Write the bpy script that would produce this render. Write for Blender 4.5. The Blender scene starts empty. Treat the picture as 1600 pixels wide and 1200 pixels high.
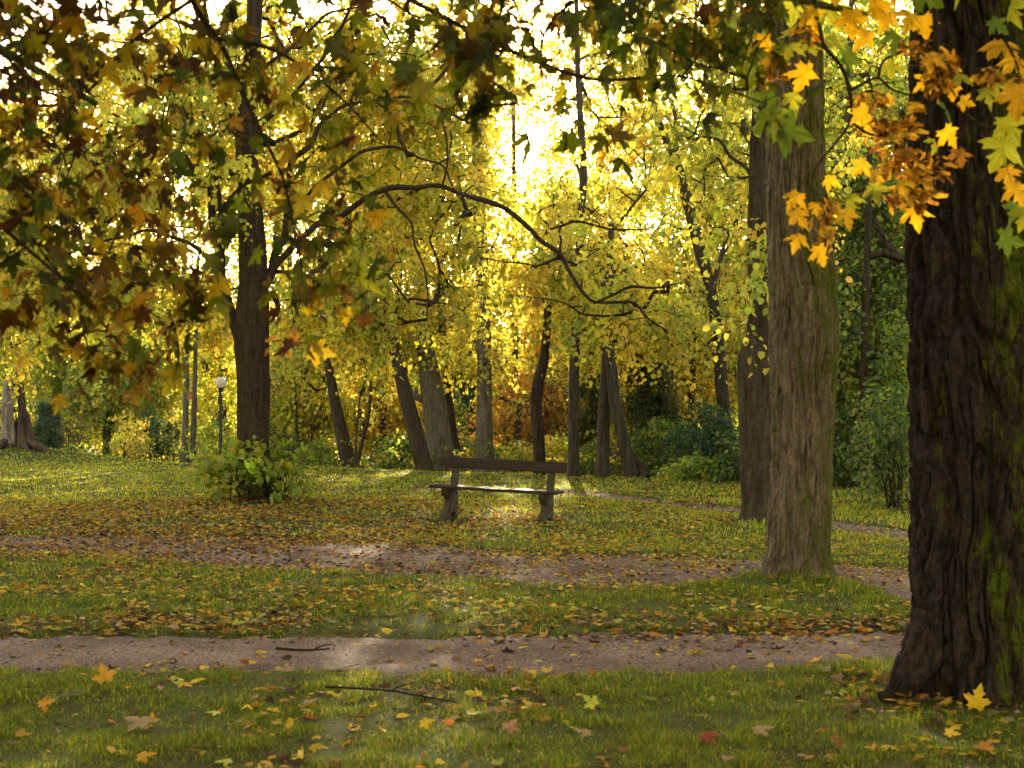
import bpy, math
import numpy as np
from mathutils import Vector

# ------------------------------------------------------------------ camera, sky, sun, exposure
scene = bpy.context.scene
COL = scene.collection
R = math.radians
F = 50 / 36 * 1600          # focal length in photo pixels (photo 1600 x 1200)
CAMZ = 1.5
PITCH = math.atan(40 / F)
SUN_ELEV, SUN_AZ = 13.0, 1.2   # degrees; azimuth measured from +Y towards +X

cam_data = bpy.data.cameras.new('camera')
cam = bpy.data.objects.new('camera', cam_data)
COL.objects.link(cam)
cam.location = (0, 0, CAMZ)
cam.rotation_euler = (R(90) + PITCH, 0, 0)
cam_data.lens = 50
cam_data.sensor_width = 36
cam_data.clip_start = 0.05
cam_data.clip_end = 2000
cam_data.dof.use_dof = True
cam_data.dof.focus_distance = 18.5
cam_data.dof.aperture_fstop = 5.0
scene.camera = cam

world = bpy.data.worlds.new('World')
scene.world = world
world.use_nodes = True
wn = world.node_tree.nodes
wl = world.node_tree.links
wn.clear()
sky = wn.new('ShaderNodeTexSky')
sky.sky_type = 'NISHITA'
sky.sun_disc = False
sky.sun_elevation = R(SUN_ELEV)
sky.sun_rotation = R(SUN_AZ)
sky.air_density = 1.0
sky.dust_density = 1.2
sky.ozone_density = 0.6
warm = wn.new('ShaderNodeMix')
warm.data_type = 'RGBA'
warm.blend_type = 'MULTIPLY'
warm.inputs['Factor'].default_value = 1.0
warm.inputs[7].default_value = (1.0, 0.83, 0.62, 1)
bg = wn.new('ShaderNodeBackground')
bg.inputs['Strength'].default_value = 0.15
wo = wn.new('ShaderNodeOutputWorld')
wl.new(sky.outputs[0], warm.inputs[6])
wl.new(warm.outputs[2], bg.inputs['Color'])
wl.new(bg.outputs[0], wo.inputs['Surface'])

sun_data = bpy.data.lights.new('sun', 'SUN')
sun_data.energy = 5.0
sun_data.angle = R(0.6)
sun_data.color = (1.0, 0.82, 0.58)
sun = bpy.data.objects.new('sun', sun_data)
COL.objects.link(sun)
_sd = Vector((math.sin(R(SUN_AZ)) * math.cos(R(SUN_ELEV)), math.cos(R(SUN_AZ)) * math.cos(R(SUN_ELEV)), math.sin(R(SUN_ELEV))))
sun.rotation_euler = _sd.to_track_quat('Z', 'Y').to_euler()
sun.location = (0, 0, 40)

scene.view_settings.view_transform = 'Standard'
scene.view_settings.look = 'None'
scene.view_settings.exposure = 2.85
scene.view_settings.gamma = 1
scene.cycles.max_bounces = 7
scene.cycles.diffuse_bounces = 4
scene.cycles.glossy_bounces = 2
scene.cycles.transmission_bounces = 5
scene.cycles.volume_bounces = 0
scene.cycles.sample_clamp_indirect = 6
scene.cycles.use_denoising = True

# ------------------------------------------------------------------ helpers
def P(px, py, D):
    """world point seen at photo pixel (px, py) at distance D along +Y"""
    px = np.asarray(px, float); py = np.asarray(py, float); D = np.asarray(D, float)
    dx = (px - 800) / F
    up = (600 - py) / F
    c, s = math.cos(PITCH), math.sin(PITCH)
    yy = c - up * s
    zz = s + up * c
    k = D / yy
    return np.stack([dx * k, D + 0 * k, CAMZ + zz * k], -1)

def G(px, py):
    """point of level ground under photo pixel"""
    up = (600 - py) / F
    c, s = math.cos(PITCH), math.sin(PITCH)
    k = -CAMZ / (s + up * c)
    return np.array([(px - 800) / F * k, (c - up * s) * k])

_T = np.random.default_rng(77).random(65536)
def _h(i, j, k):
    return _T[(i * 73856093 ^ j * 19349663 ^ k * 83492791) & 65535]
def noise(x, y, z=0.0, seed=0):
    x, y, z = np.broadcast_arrays(np.asarray(x, float) + seed * 17.3, np.asarray(y, float) + seed * 5.1, np.asarray(z, float))
    i = np.floor(x).astype(np.int64); j = np.floor(y).astype(np.int64); k = np.floor(z).astype(np.int64)
    u = x - i; v = y - j; w = z - k
    u = u * u * (3 - 2 * u); v = v * v * (3 - 2 * v); w = w * w * (3 - 2 * w)
    def l(a, b, t): return a + (b - a) * t
    return l(l(l(_h(i, j, k), _h(i + 1, j, k), u), l(_h(i, j + 1, k), _h(i + 1, j + 1, k), u), v),
             l(l(_h(i, j, k + 1), _h(i + 1, j, k + 1), u), l(_h(i, j + 1, k + 1), _h(i + 1, j + 1, k + 1), u), v), w)
def fbm(x, y, z=0.0, o=3, seed=0):
    a = 0.0; s = 0.0; f = 1.0; g = 1.0
    for q in range(o):
        a = a + g * noise(np.asarray(x) * f, np.asarray(y) * f, np.asarray(z) * f, seed + q); s += g
        f *= 2.03; g *= 0.5
    return a / s
def sstep(a, b, x):
    t = np.clip((x - a) / (b - a), 0, 1)
    return t * t * (3 - 2 * t)
def nrm(v):
    return v / np.maximum(np.linalg.norm(v, axis=-1, keepdims=True), 1e-9)

class Mesh:
    """collects faces of 3 or 4 corners with a colour and a material slot each"""
    def __init__(self):
        self.v = []; self.f = {3: [], 4: []}; self.c = {3: [], 4: []}; self.m = {3: [], 4: []}; self.n = 0
    def add(self, v, f, col=None, mi=0):
        v = np.asarray(v, np.float32).reshape(-1, 3); f = np.asarray(f, np.int64)
        k = f.shape[1]
        self.v.append(v); self.f[k].append(f + self.n); self.n += len(v)
        if col is None: col = np.ones((len(f), 3))
        col = np.broadcast_to(np.asarray(col, np.float32), (len(f), 3))
        self.c[k].append(col); self.m[k].append(np.full(len(f), mi, np.int32))
    def build(self, name, mats, parent=None, smooth=False, loc=None):
        me = bpy.data.meshes.new(name)
        v = np.concatenate(self.v)
        if loc is not None: v = v - np.asarray(loc, np.float32)
        fl = []; cl = []; ml = []; tot = []
        for k in (3, 4):
            if self.f[k]:
                f = np.concatenate(self.f[k]); fl.append(f.ravel()); tot.append(np.full(len(f), k, np.int32))
                cl.append(np.concatenate(self.c[k])); ml.append(np.concatenate(self.m[k]))
        loops = np.concatenate(fl).astype(np.int32); tot = np.concatenate(tot)
        col = np.concatenate(cl); mi = np.concatenate(ml)
        start = np.concatenate([[0], np.cumsum(tot)[:-1]]).astype(np.int32)
        me.vertices.add(len(v)); me.vertices.foreach_set('co', v.ravel().astype(np.float32))
        me.loops.add(len(loops)); me.loops.foreach_set('vertex_index', loops)
        me.polygons.add(len(tot)); me.polygons.foreach_set('loop_start', start)
        me.polygons.foreach_set('loop_total', tot)
        me.polygons.foreach_set('material_index', mi)
        if smooth: me.polygons.foreach_set('use_smooth', np.ones(len(tot), bool))
        at = me.attributes.new('Col', 'FLOAT_COLOR', 'FACE')
        at.data.foreach_set('color', np.concatenate([col, np.ones((len(col), 1))], 1).astype(np.float32).ravel())
        for m in (mats if isinstance(mats, (list, tuple)) else [mats]): me.materials.append(m)
        me.update(calc_edges=True)
        me.validate()
        o = bpy.data.objects.new(name, me)
        COL.objects.link(o)
        if parent is not None: o.parent = parent
        elif loc is not None: o.location = loc
        return o

def tag(o, label=None, cat=None, group=None, kind=None):
    if label: o['label'] = label
    if cat: o['category'] = cat
    if group: o['group'] = group
    if kind: o['kind'] = kind
    return o
def thing(name, loc, label, cat, group=None, rz=0.0):
    o = bpy.data.objects.new(name, None)
    o.empty_display_size = 0.2
    COL.objects.link(o)
    o.location = [float(q) for q in loc]; o.rotation_euler = (0, 0, rz)
    return tag(o, label, cat, group)

def place(tv, tf, pos, Rm, s):
    """scatter a small template: tv (k,3), tf (m,c); pos (N,3), Rm (N,3,3) columns = axes, s (N,) or (N,3)"""
    N = len(pos); k = len(tv)
    s = np.asarray(s)
    if s.ndim == 1: s = s[:, None]
    tvs = tv[None] * s[:, None, :]
    v = np.einsum('nij,nkj->nki', Rm, tvs) + pos[:, None]
    f = tf[None] + (np.arange(N) * k)[:, None, None]
    return v.reshape(-1, 3), f.reshape(-1, tf.shape[1])
def frames(axis, normal):
    Y = nrm(axis); X = nrm(np.cross(Y, normal)); Z = np.cross(X, Y)
    return np.stack([X, Y, Z], -1)

# leaf templates (stalk end at the origin, tip towards +Y, unit length about 1)
def fan(half, cy, curl=0.25):
    r = np.array(half, float)
    pts = [r[0]] + list(r[1:-1]) + [r[-1]] + [(-x, y) for x, y in r[1:-1][::-1]]
    pts = np.array(pts)
    v = np.concatenate([[[0, cy]], pts])
    z = -curl * (np.abs(v[:, 0]) ** 1.6) - curl * 0.5 * (v[:, 1] - cy) ** 2
    tv = np.column_stack([v, z])
    n = len(pts)
    tf = np.array([[0, 1 + i, 1 + (i + 1) % n] for i in range(n)])
    return tv, tf[:, [0, 2, 1]]
MAPLE = fan([(0, 0), (0.10, -0.03), (0.30, -0.16), (0.27, -0.03), (0.42, 0.0), (0.33, 0.10), (0.38, 0.18), (0.50, 0.24), (0.66, 0.42), (0.50, 0.42),
             (0.46, 0.52), (0.33, 0.46), (0.17, 0.44), (0.22, 0.58), (0.30, 0.66), (0.17, 0.70), (0.13, 0.82), (0, 1.04)], 0.24, 0.30)
def _variant(seed, droop, twist):
    r_ = np.random.default_rng(seed); v = MAPLE[0].copy(); rr_ = np.hypot(v[:, 0], v[:, 1] - 0.24)
    v[1:, :2] *= 1 + r_.normal(0, 0.06, (len(v) - 1, 1))
    v[:, 2] = -droop * rr_ ** 2 + twist * v[:, 0] * (v[:, 1] - 0.2) + np.where(rr_ < 0.36, 0.05, 0) + r_.normal(0, 0.025, len(v))
    v[0, 2] = 0.03
    return v, MAPLE[1]
MAPLES = [MAPLE, _variant(1, 0.55, 0.25), _variant(2, 0.25, -0.5), _variant(3, 0.8, 0.1), _variant(4, 0.4, 0.5)]
HEART = fan([(0, 0.0), (0.14, -0.09), (0.32, -0.05), (0.45, 0.14), (0.47, 0.36), (0.36, 0.62), (0.15, 0.86), (0, 1.05)], 0.35, 0.30)
LIME = (np.array([(0, 0, 0), (0.42, 0.12, -0.10), (0.40, 0.60, -0.12), (0, 1.0, -0.05), (-0.40, 0.60, -0.12), (-0.42, 0.12, -0.10)]),
        np.array([(0, 1, 2, 3), (0, 3, 4, 5)]))
KITE = (np.array([(0, 0, 0), (0.42, 0.42, -0.06), (0, 1.0, -0.03), (-0.42, 0.42, -0.06)]), np.array([(0, 1, 2, 3)]))
STAR = (np.array([(0, 0, 0), (0.5, 0.05, -.1), (0.24, 0.34, 0), (0.55, 0.6, -.1), (0.2, 0.62, 0), (0, 1.0, -.1), (-0.2, 0.62, 0), (-0.55, 0.6, -.1), (-0.24, 0.34, 0), (-0.5, 0.05, -.1)]),
        np.array([(0, 1, 2, 8), (0, 8, 9, 0), (2, 3, 4, 5), (5, 6, 7, 8), (2, 5, 8, 0)]))
STAR = (STAR[0], np.array([(0, 1, 2), (2, 3, 4), (2, 4, 5), (2, 5, 0), (0, 5, 8), (8, 5, 6), (8, 6, 7), (0, 8, 9)]))

def palette(cols, n, rng, w=None, jit=0.18):
    cols = np.array(cols, float)
    i = rng.choice(len(cols), n, p=None if w is None else np.array(w) / sum(w))
    c = cols[i] * np.exp(rng.normal(0, jit, (n, 1))) * np.exp(rng.normal(0, jit * 0.4, (n, 3)))
    return np.clip(c, 0.003, 0.9)

# ------------------------------------------------------------------ materials
def mat(name):
    m = bpy.data.materials.new(name); m.use_nodes = True
    m.node_tree.nodes.clear()
    return m, m.node_tree.nodes, m.node_tree.links
def leaf_mat(name, transl=0.5, gloss=0.06, tint=(1, 1, 1), sat=1.0):
    m, n, l = mat(name)
    a = n.new('ShaderNodeAttribute'); a.attribute_name = 'Col'
    d = n.new('ShaderNodeBsdfDiffuse'); t = n.new('ShaderNodeBsdfTranslucent')
    g = n.new('ShaderNodeBsdfGlossy'); g.inputs['Roughness'].default_value = 0.38
    g.inputs['Color'].default_value = (0.8, 0.8, 0.8, 1)
    tc = n.new('ShaderNodeTexCoord')
    nz = n.new('ShaderNodeTexNoise'); nz.inputs['Scale'].default_value = 45; nz.inputs['Detail'].default_value = 2
    l.new(tc.outputs['Object'], nz.inputs['Vector'])
    mr = n.new('ShaderNodeMapRange'); mr.inputs[3].default_value = 0.72; mr.inputs[4].default_value = 1.28
    l.new(nz.outputs[0], mr.inputs[0])
    mx = n.new('ShaderNodeVectorMath'); mx.operation = 'SCALE'
    l.new(a.outputs['Color'], mx.inputs[0]); l.new(mr.outputs[0], mx.inputs['Scale'])
    tm = n.new('ShaderNodeVectorMath'); tm.operation = 'MULTIPLY'; tm.inputs[1].default_value = tint
    l.new(mx.outputs[0], tm.inputs[0])
    l.new(mx.outputs[0], d.inputs['Color']); l.new(tm.outputs[0], t.inputs['Color'])
    s1 = n.new('ShaderNodeMixShader'); s1.inputs[0].default_value = transl
    s2 = n.new('ShaderNodeMixShader'); s2.inputs[0].default_value = gloss
    l.new(d.outputs[0], s1.inputs[1]); l.new(t.outputs[0], s1.inputs[2])
    l.new(s1.outputs[0], s2.inputs[1]); l.new(g.outputs[0], s2.inputs[2])
    o = n.new('ShaderNodeOutputMaterial'); l.new(s2.outputs[0], o.inputs[0])
    return m
def ramp(n, stops):
    r = n.new('ShaderNodeValToRGB')
    while len(r.color_ramp.elements) < len(stops): r.color_ramp.elements.new(0.5)
    for e, (p, c) in zip(r.color_ramp.elements, stops):
        e.position = p; e.color = (*c, 1)
    return r
def bark_mat(name, c1, c2, moss=None, moss_at=0.55, moss_soft=0.1, scale=12, stretch=0.18, bump=0.5, dist=0.01, moss_x=0.0):
    m, n, l = mat(name)
    tc = n.new('ShaderNodeTexCoord')
    mp = n.new('ShaderNodeMapping'); mp.inputs['Scale'].default_value = (1, 1, stretch)
    l.new(tc.outputs['Object'], mp.inputs['Vector'])
    nz = n.new('ShaderNodeTexNoise'); nz.inputs['Scale'].default_value = scale; nz.inputs['Detail'].default_value = 6
    nz.inputs['Roughness'].default_value = 0.65; nz.inputs['Distortion'].default_value = 0.6
    l.new(mp.outputs[0], nz.inputs['Vector'])
    r = ramp(n, [(0.32, c1), (0.68, c2)])
    l.new(nz.outputs[0], r.inputs[0])
    col = r.outputs[0]
    if moss is not None:
        n2 = n.new('ShaderNodeTexNoise'); n2.inputs['Scale'].default_value = 7; n2.inputs['Detail'].default_value = 7
        n2.inputs['Roughness'].default_value = 0.7
        mp2 = n.new('ShaderNodeMapping'); mp2.inputs['Scale'].default_value = (1, 1, 0.35)
        l.new(tc.outputs['Object'], mp2.inputs['Vector']); l.new(mp2.outputs[0], n2.inputs['Vector'])
        sep = n.new('ShaderNodeSeparateXYZ'); l.new(tc.outputs['Object'], sep.inputs[0])
        ad = n.new('ShaderNodeMath'); ad.operation = 'MULTIPLY_ADD'; ad.inputs[1].default_value = moss_x
        l.new(sep.outputs[0], ad.inputs[0]); l.new(n2.outputs[0], ad.inputs[2])
        mr = n.new('ShaderNodeMapRange'); mr.inputs[1].default_value = moss_at; mr.inputs[2].default_value = moss_at + moss_soft
        l.new(ad.outputs[0], mr.inputs[0])
        n3 = n.new('ShaderNodeTexNoise'); n3.inputs['Scale'].default_value = 60
        l.new(tc.outputs['Object'], n3.inputs['Vector'])
        r3 = ramp(n, [(0.3, tuple(q * 0.55 for q in moss)), (0.7, moss)])
        l.new(n3.outputs[0], r3.inputs[0])
        mx = n.new('ShaderNodeMix'); mx.data_type = 'RGBA'
        l.new(mr.outputs[0], mx.inputs[0]); l.new(col, mx.inputs[6]); l.new(r3.outputs[0], mx.inputs[7])
        col = mx.outputs[2]
    nf = n.new('ShaderNodeTexNoise'); nf.inputs['Scale'].default_value = scale * 4; nf.inputs['Detail'].default_value = 5; nf.inputs['Roughness'].default_value = 0.75
    mpf = n.new('ShaderNodeMapping'); mpf.inputs['Scale'].default_value = (1, 1, min(1, stretch * 2.5))
    l.new(tc.outputs['Object'], mpf.inputs['Vector']); l.new(mpf.outputs[0], nf.inputs['Vector'])
    fr = n.new('ShaderNodeMapRange'); fr.inputs[1].default_value = 0.3; fr.inputs[2].default_value = 0.7; fr.inputs[3].default_value = 0.5; fr.inputs[4].default_value = 1.45
    l.new(nf.outputs[0], fr.inputs[0])
    sc_ = n.new('ShaderNodeVectorMath'); sc_.operation = 'SCALE'
    l.new(col, sc_.inputs[0]); l.new(fr.outputs[0], sc_.inputs['Scale']); col = sc_.outputs[0]
    hs = n.new('ShaderNodeMath'); hs.operation = 'MULTIPLY_ADD'; hs.inputs[1].default_value = 0.45
    l.new(nf.outputs[0], hs.inputs[0]); l.new(nz.outputs[0], hs.inputs[2])
    b = n.new('ShaderNodeBump'); b.inputs['Strength'].default_value = bump; b.inputs['Distance'].default_value = dist
    l.new(hs.outputs[0], b.inputs['Height'])
    p = n.new('ShaderNodeBsdfPrincipled'); p.inputs['Roughness'].default_value = 0.9
    p.inputs['Specular IOR Level'].default_value = 0.06
    l.new(col, p.inputs['Base Color']); l.new(b.outputs[0], p.inputs['Normal'])
    o = n.new('ShaderNodeOutputMaterial'); l.new(p.outputs[0], o.inputs[0])
    return m

M_LEAF = leaf_mat('lime_leaf', 0.62, 0.03, (1.30, 1.17, 0.85))
M_NEARLEAF = leaf_mat('maple_leaf', 0.45, 0.015, (1.1, 1.0, 0.5))
M_GOLDLEAF = leaf_mat('gold_maple_leaf', 0.5, 0.01, (1.15, 1.0, 0.5))
M_LITTER = leaf_mat('litter_leaf', 0.25, 0.012)
M_GRASS = leaf_mat('grass_blade', 0.52, 0.02, (1.2, 1.15, 0.6))
M_BARK = bark_mat('grey_brown_bark', (0.030, 0.021, 0.015), (0.10, 0.075, 0.053), (0.06, 0.07, 0.016), 0.58, 0.12, 14)
M_BARKDARK = bark_mat('dark_bark', (0.020, 0.013, 0.009), (0.075, 0.050, 0.033), (0.055, 0.06, 0.015), 0.62, 0.12, 14)
M_TWIG = bark_mat('twig_bark', (0.02, 0.014, 0.01), (0.05, 0.035, 0.022), None)
M_BARK2 = bark_mat('ridged_lime_bark', (0.050, 0.034, 0.024), (0.25, 0.185, 0.135), (0.12, 0.125, 0.025), 0.49, 0.14, 18, 0.15, 0.9, 0.02, 0.28)
M_BARK3 = bark_mat('mossy_maple_bark', (0.009, 0.006, 0.0045), (0.066, 0.044, 0.038), (0.10, 0.112, 0.012), 0.52, 0.08, 20, 0.3, 1.0, 0.02, 0.36)
M_PALEBARK = bark_mat('pale_bark', (0.07, 0.055, 0.042), (0.20, 0.165, 0.13), (0.08, 0.09, 0.03), 0.6, 0.1, 14)

# ------------------------------------------------------------------ terrain
_cr = np.array([(-30, 50), *[tuple(G(a, b)) for a, b in ((0, 714), (150, 718), (300, 728), (545, 737), (890, 747), (1010, 751), (1160, 756), (1425, 760))], (20, 27), (60, 27)])
def crest(x): return np.interp(x, _cr[:, 0], _cr[:, 1])
MOUNDS = [(*G(1245, 905), 0.03, 0.85), (*G(1520, 1085), 0.02, 0.8), (*G(396, 785), 0.05, 1.3), (*G(1190, 815), 0.03, 0.8), (-15.6, 43.0, 0.35, 2.4)]
def H(x, y):
    x = np.asarray(x, float); y = np.asarray(y, float)
    z = (fbm(x * 0.35, y * 0.35, 3.3) - 0.5) * 0.10 + (fbm(x * 1.7, y * 1.7, 9.1) - 0.5) * 0.03
    for mx, my, h, r in MOUNDS:
        z = z + h * np.exp(-((x - mx) ** 2 + (y - my) ** 2) / (r * r))
    d = y - crest(x)
    z = z - 2.2 * sstep(0.3, 9, d) + 0.05 * np.exp(-(d / 0.8) ** 2)
    z = z + 16 * sstep(95, 260, y)
    return z

def edge(pts):
    a = np.array([G(p, q) for p, q in pts])
    return a
P1 = (edge([(-400, 1044), (0, 1047), (400, 1050), (800, 1053), (1100, 1050), (1380, 1044), (1900, 1040)]),
      edge([(-400, 990), (0, 991), (400, 990), (800, 987), (1100, 985), (1420, 988), (1900, 990)]))
P2 = (edge([(-400, 866), (0, 866), (200, 868), (400, 884), (640, 898), (900, 914), (1100, 912), (1190, 900), (1245, 893), (1300, 905), (1430, 944), (1900, 975)]),
      edge([(-400, 830), (0, 830), (200, 832), (400, 835), (600, 845), (800, 858), (1000, 866), (1190, 872), (1300, 878), (1425, 888), (1900, 915)]))
P3 = (edge([(640, 766), (760, 767), (860, 769), (1000, 785), (1165, 806), (1300, 824), (1425, 845), (1800, 905)]),
      edge([(640, 760), (760, 761), (860, 762), (1000, 777), (1165, 795), (1300, 812), (1425, 828), (1800, 875)]))
PATHS = [P1, P2, P3]
def pedge(k, x):
    lo = np.interp(x, PATHS[k][0][:, 0], PATHS[k][0][:, 1]); hi = np.interp(x, PATHS[k][1][:, 0], PATHS[k][1][:, 1])
    # smooth the kinks and roughen the border
    lo = lo + (fbm(x * 1.5, 2.2 + k, 0) - 0.5) * 0.20 + (fbm(x * 7, 1.0 + k, 0) - 0.5) * 0.24
    hi = hi + (fbm(x * 1.5, 7.7 + k, 0) - 0.5) * 0.22 + (fbm(x * 7, 8.0 + k, 0) - 0.5) * 0.26
    return lo, hi
def pathmask(x, y, soft=0.12):
    m = np.zeros(np.broadcast(x, y).shape)
    for k in range(3):
        lo, hi = pedge(k, x)
        x0, x1 = PATHS[k][0][0, 0], PATHS[k][0][-1, 0]
        q = sstep(-soft, soft, y - lo) * sstep(-soft, soft, hi - y) * (x > x0) * (x < x1)
        m = np.maximum(m, q)
    return m

# ground sheet: fine near, coarse far
xs = np.concatenate([np.linspace(-400, -40, 20)[:-1], np.linspace(-40, -12, 70)[:-1], np.arange(-12, 10, 0.1), np.linspace(10, 40, 70)[1:], np.linspace(40, 400, 20)[1:]])
ys = np.concatenate([np.linspace(-60, 1, 30)[:-1], np.arange(1, 30, 0.1), np.arange(30, 60, 0.4), np.linspace(60, 600, 50)])
X, Y = np.meshgrid(xs, ys)
Z = H(X, Y) - 0.035 * pathmask(X, Y)
nx, ny = len(xs), len(ys)
idx = np.arange(nx * ny).reshape(ny, nx)
gm = Mesh()
gm.add(np.stack([X, Y, Z], -1), np.stack([idx[:-1, :-1], idx[:-1, 1:], idx[1:, 1:], idx[1:, :-1]], -1).reshape(-1, 4))
m, n, l = mat('lawn_soil')
tc = n.new('ShaderNodeTexCoord')
a = n.new('ShaderNodeTexNoise'); a.inputs['Scale'].default_value = 0.9; a.inputs['Detail'].default_value = 5
b = n.new('ShaderNodeTexNoise'); b.inputs['Scale'].default_value = 30; b.inputs['Detail'].default_value = 8; b.inputs['Roughness'].default_value = 0.8
l.new(tc.outputs['Object'], a.inputs['Vector']); l.new(tc.outputs['Object'], b.inputs['Vector'])
r1 = ramp(n, [(0.3, (0.030, 0.034, 0.010)), (0.5, (0.075, 0.085, 0.018)), (0.75, (0.13, 0.11, 0.03))])
l.new(b.outputs[0], r1.inputs[0])
r2 = ramp(n, [(0.42, (1, 1, 1)), (0.62, (0.75, 0.62, 0.5))])
l.new(a.outputs[0], r2.inputs[0])
mx = n.new('ShaderNodeMix'); mx.data_type = 'RGBA'; mx.blend_type = 'MULTIPLY'; mx.inputs[0].default_value = 1
l.new(r1.outputs[0], mx.inputs[6]); l.new(r2.outputs[0], mx.inputs[7])
bp = n.new('ShaderNodeBump'); bp.inputs['Strength'].default_value = 0.8; bp.inputs['Distance'].default_value = 0.03
l.new(b.outputs[0], bp.inputs['Height'])
pr = n.new('ShaderNodeBsdfPrincipled'); pr.inputs['Roughness'].default_value = 1; pr.inputs['Specular IOR Level'].default_value = 0.1
l.new(mx.outputs[2], pr.inputs['Base Color']); l.new(bp.outputs[0], pr.inputs['Normal'])
o_ = n.new('ShaderNodeOutputMaterial'); l.new(pr.outputs[0], o_.inputs[0])
tag(gm.build('ground', m, smooth=True), kind='structure')

# gravel paths
m, n, l = mat('path_gravel')
tc = n.new('ShaderNodeTexCoord')
a = n.new('ShaderNodeTexNoise'); a.inputs['Scale'].default_value = 1.3; a.inputs['Detail'].default_value = 6
v1 = n.new('ShaderNodeTexVoronoi'); v1.inputs['Scale'].default_value = 85
b = n.new('ShaderNodeTexNoise'); b.inputs['Scale'].default_value = 55; b.inputs['Detail'].default_value = 6; b.inputs['Roughness'].default_value = 0.8
for q in (a, v1, b): l.new(tc.outputs['Object'], q.inputs['Vector'])
rv = ramp(n, [(0.0, (0.035, 0.020, 0.015)), (0.45, (0.15, 0.092, 0.072)), (0.8, (0.26, 0.180, 0.148)), (1.0, (0.40, 0.32, 0.28))])
l.new(v1.outputs['Color'], rv.inputs[0])
ra = ramp(n, [(0.35, (0.50, 0.42, 0.36)), (0.62, (1.0, 0.97, 0.95))])
l.new(a.outputs[0], ra.inputs[0])
mx = n.new('ShaderNodeMix'); mx.data_type = 'RGBA'; mx.blend_type = 'MULTIPLY'; mx.inputs[0].default_value = 1
l.new(rv.outputs[0], mx.inputs[6]); l.new(ra.outputs[0], mx.inputs[7])
bp = n.new('ShaderNodeBump'); bp.inputs['Strength'].default_value = 0.7; bp.inputs['Distance'].default_value = 0.012
l.new(b.outputs[0], bp.inputs['Height'])
pr = n.new('ShaderNodeBsdfPrincipled'); pr.inputs['Roughness'].default_value = 0.95; pr.inputs['Specular IOR Level'].default_value = 0.2
l.new(mx.outputs[2], pr.inputs['Base Color']); l.new(bp.outputs[0], pr.inputs['Normal'])
o_ = n.new('ShaderNodeOutputMaterial'); l.new(pr.outputs[0], o_.inputs[0])
M_PATH = m
for k, nm in enumerate(('path', 'path', 'footpath')):
    px = np.arange(PATHS[k][0][0, 0], PATHS[k][0][-1, 0], 0.06)
    lo, hi = pedge(k, px)
    t = np.linspace(0, 1, 15)
    XX = np.broadcast_to(px, (15, len(px))); YY = lo[None] + (hi - lo)[None] * t[:, None]
    crown_ = 0.010 * np.sin(np.pi * t)[:, None]
    edge_drop = -0.02 * (np.abs(t - 0.5)[:, None] > 0.49)
    ZZ = H(XX, YY) - 0.014 + crown_ + edge_drop + (noise(XX * 6, YY * 6) - 0.5) * 0.012
    ii = np.arange(15 * len(px)).reshape(15, -1)
    pm = Mesh(); pm.add(np.stack([XX, YY, ZZ], -1), np.stack([ii[:-1, :-1], ii[:-1, 1:], ii[1:, 1:], ii[1:, :-1]], -1).reshape(-1, 4))
    tag(pm.build(nm, M_PATH, smooth=True), kind='structure')

def topx(x, y):
    """photo pixel of a ground point"""
    c, s = math.cos(PITCH), math.sin(PITCH)
    dz = -CAMZ
    f = y * c + dz * s; u = -y * s + dz * c
    return 800 + F * x / f, 600 - F * u / f

# ------------------------------------------------------------------ grass
rng = np.random.default_rng(5)
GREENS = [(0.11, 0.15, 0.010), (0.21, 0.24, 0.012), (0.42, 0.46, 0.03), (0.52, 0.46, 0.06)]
def blades(mesh, x, y, h, w, rng):
    N = len(x)
    z = H(x, y) - 0.035 * pathmask(x, y)
    ang = rng.uniform(0, 2 * np.pi, N); lean = np.abs(rng.normal(0, 0.95, N)) + 0.15
    side = np.stack([np.cos(ang), np.sin(ang), 0 * ang], -1)
    a2 = ang + rng.normal(np.pi / 2, 0.5, N)
    fw = np.stack([np.cos(a2), np.sin(a2), 0 * ang], -1)
    up = np.array([0, 0, 1.0])
    b0 = np.stack([x, y, z - 0.01], -1)
    mid = b0 + (fw * (lean * 0.35)[:, None] + up) * (h * 0.55)[:, None]
    tip = b0 + (fw * (lean * 1.1)[:, None] + up * (1 - 0.3 * lean)[:, None]) * h[:, None]
    W = w[:, None] * side
    v = np.stack([b0 - W, b0 + W, mid + W * 0.7, mid - W * 0.7, tip], 1)
    base = (np.arange(N) * 5)[:, None]
    # lush and dry patches; far lawn coloured brighter to stand in for sunlight
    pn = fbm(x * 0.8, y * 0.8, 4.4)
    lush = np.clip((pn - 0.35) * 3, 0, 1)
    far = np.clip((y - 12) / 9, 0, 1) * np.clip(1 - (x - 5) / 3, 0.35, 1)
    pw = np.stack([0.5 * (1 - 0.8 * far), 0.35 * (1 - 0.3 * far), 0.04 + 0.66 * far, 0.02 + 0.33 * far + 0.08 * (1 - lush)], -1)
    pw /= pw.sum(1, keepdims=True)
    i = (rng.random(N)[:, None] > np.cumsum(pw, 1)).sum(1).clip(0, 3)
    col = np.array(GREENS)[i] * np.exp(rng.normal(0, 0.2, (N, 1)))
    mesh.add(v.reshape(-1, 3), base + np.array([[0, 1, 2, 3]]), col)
    me = base + np.array([[3, 2, 4]]) - 0
    mesh.f[3].append(me + mesh.n - N * 5); mesh.c[3].append(np.asarray(col, np.float32)); mesh.m[3].append(np.zeros(N, np.int32))
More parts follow.
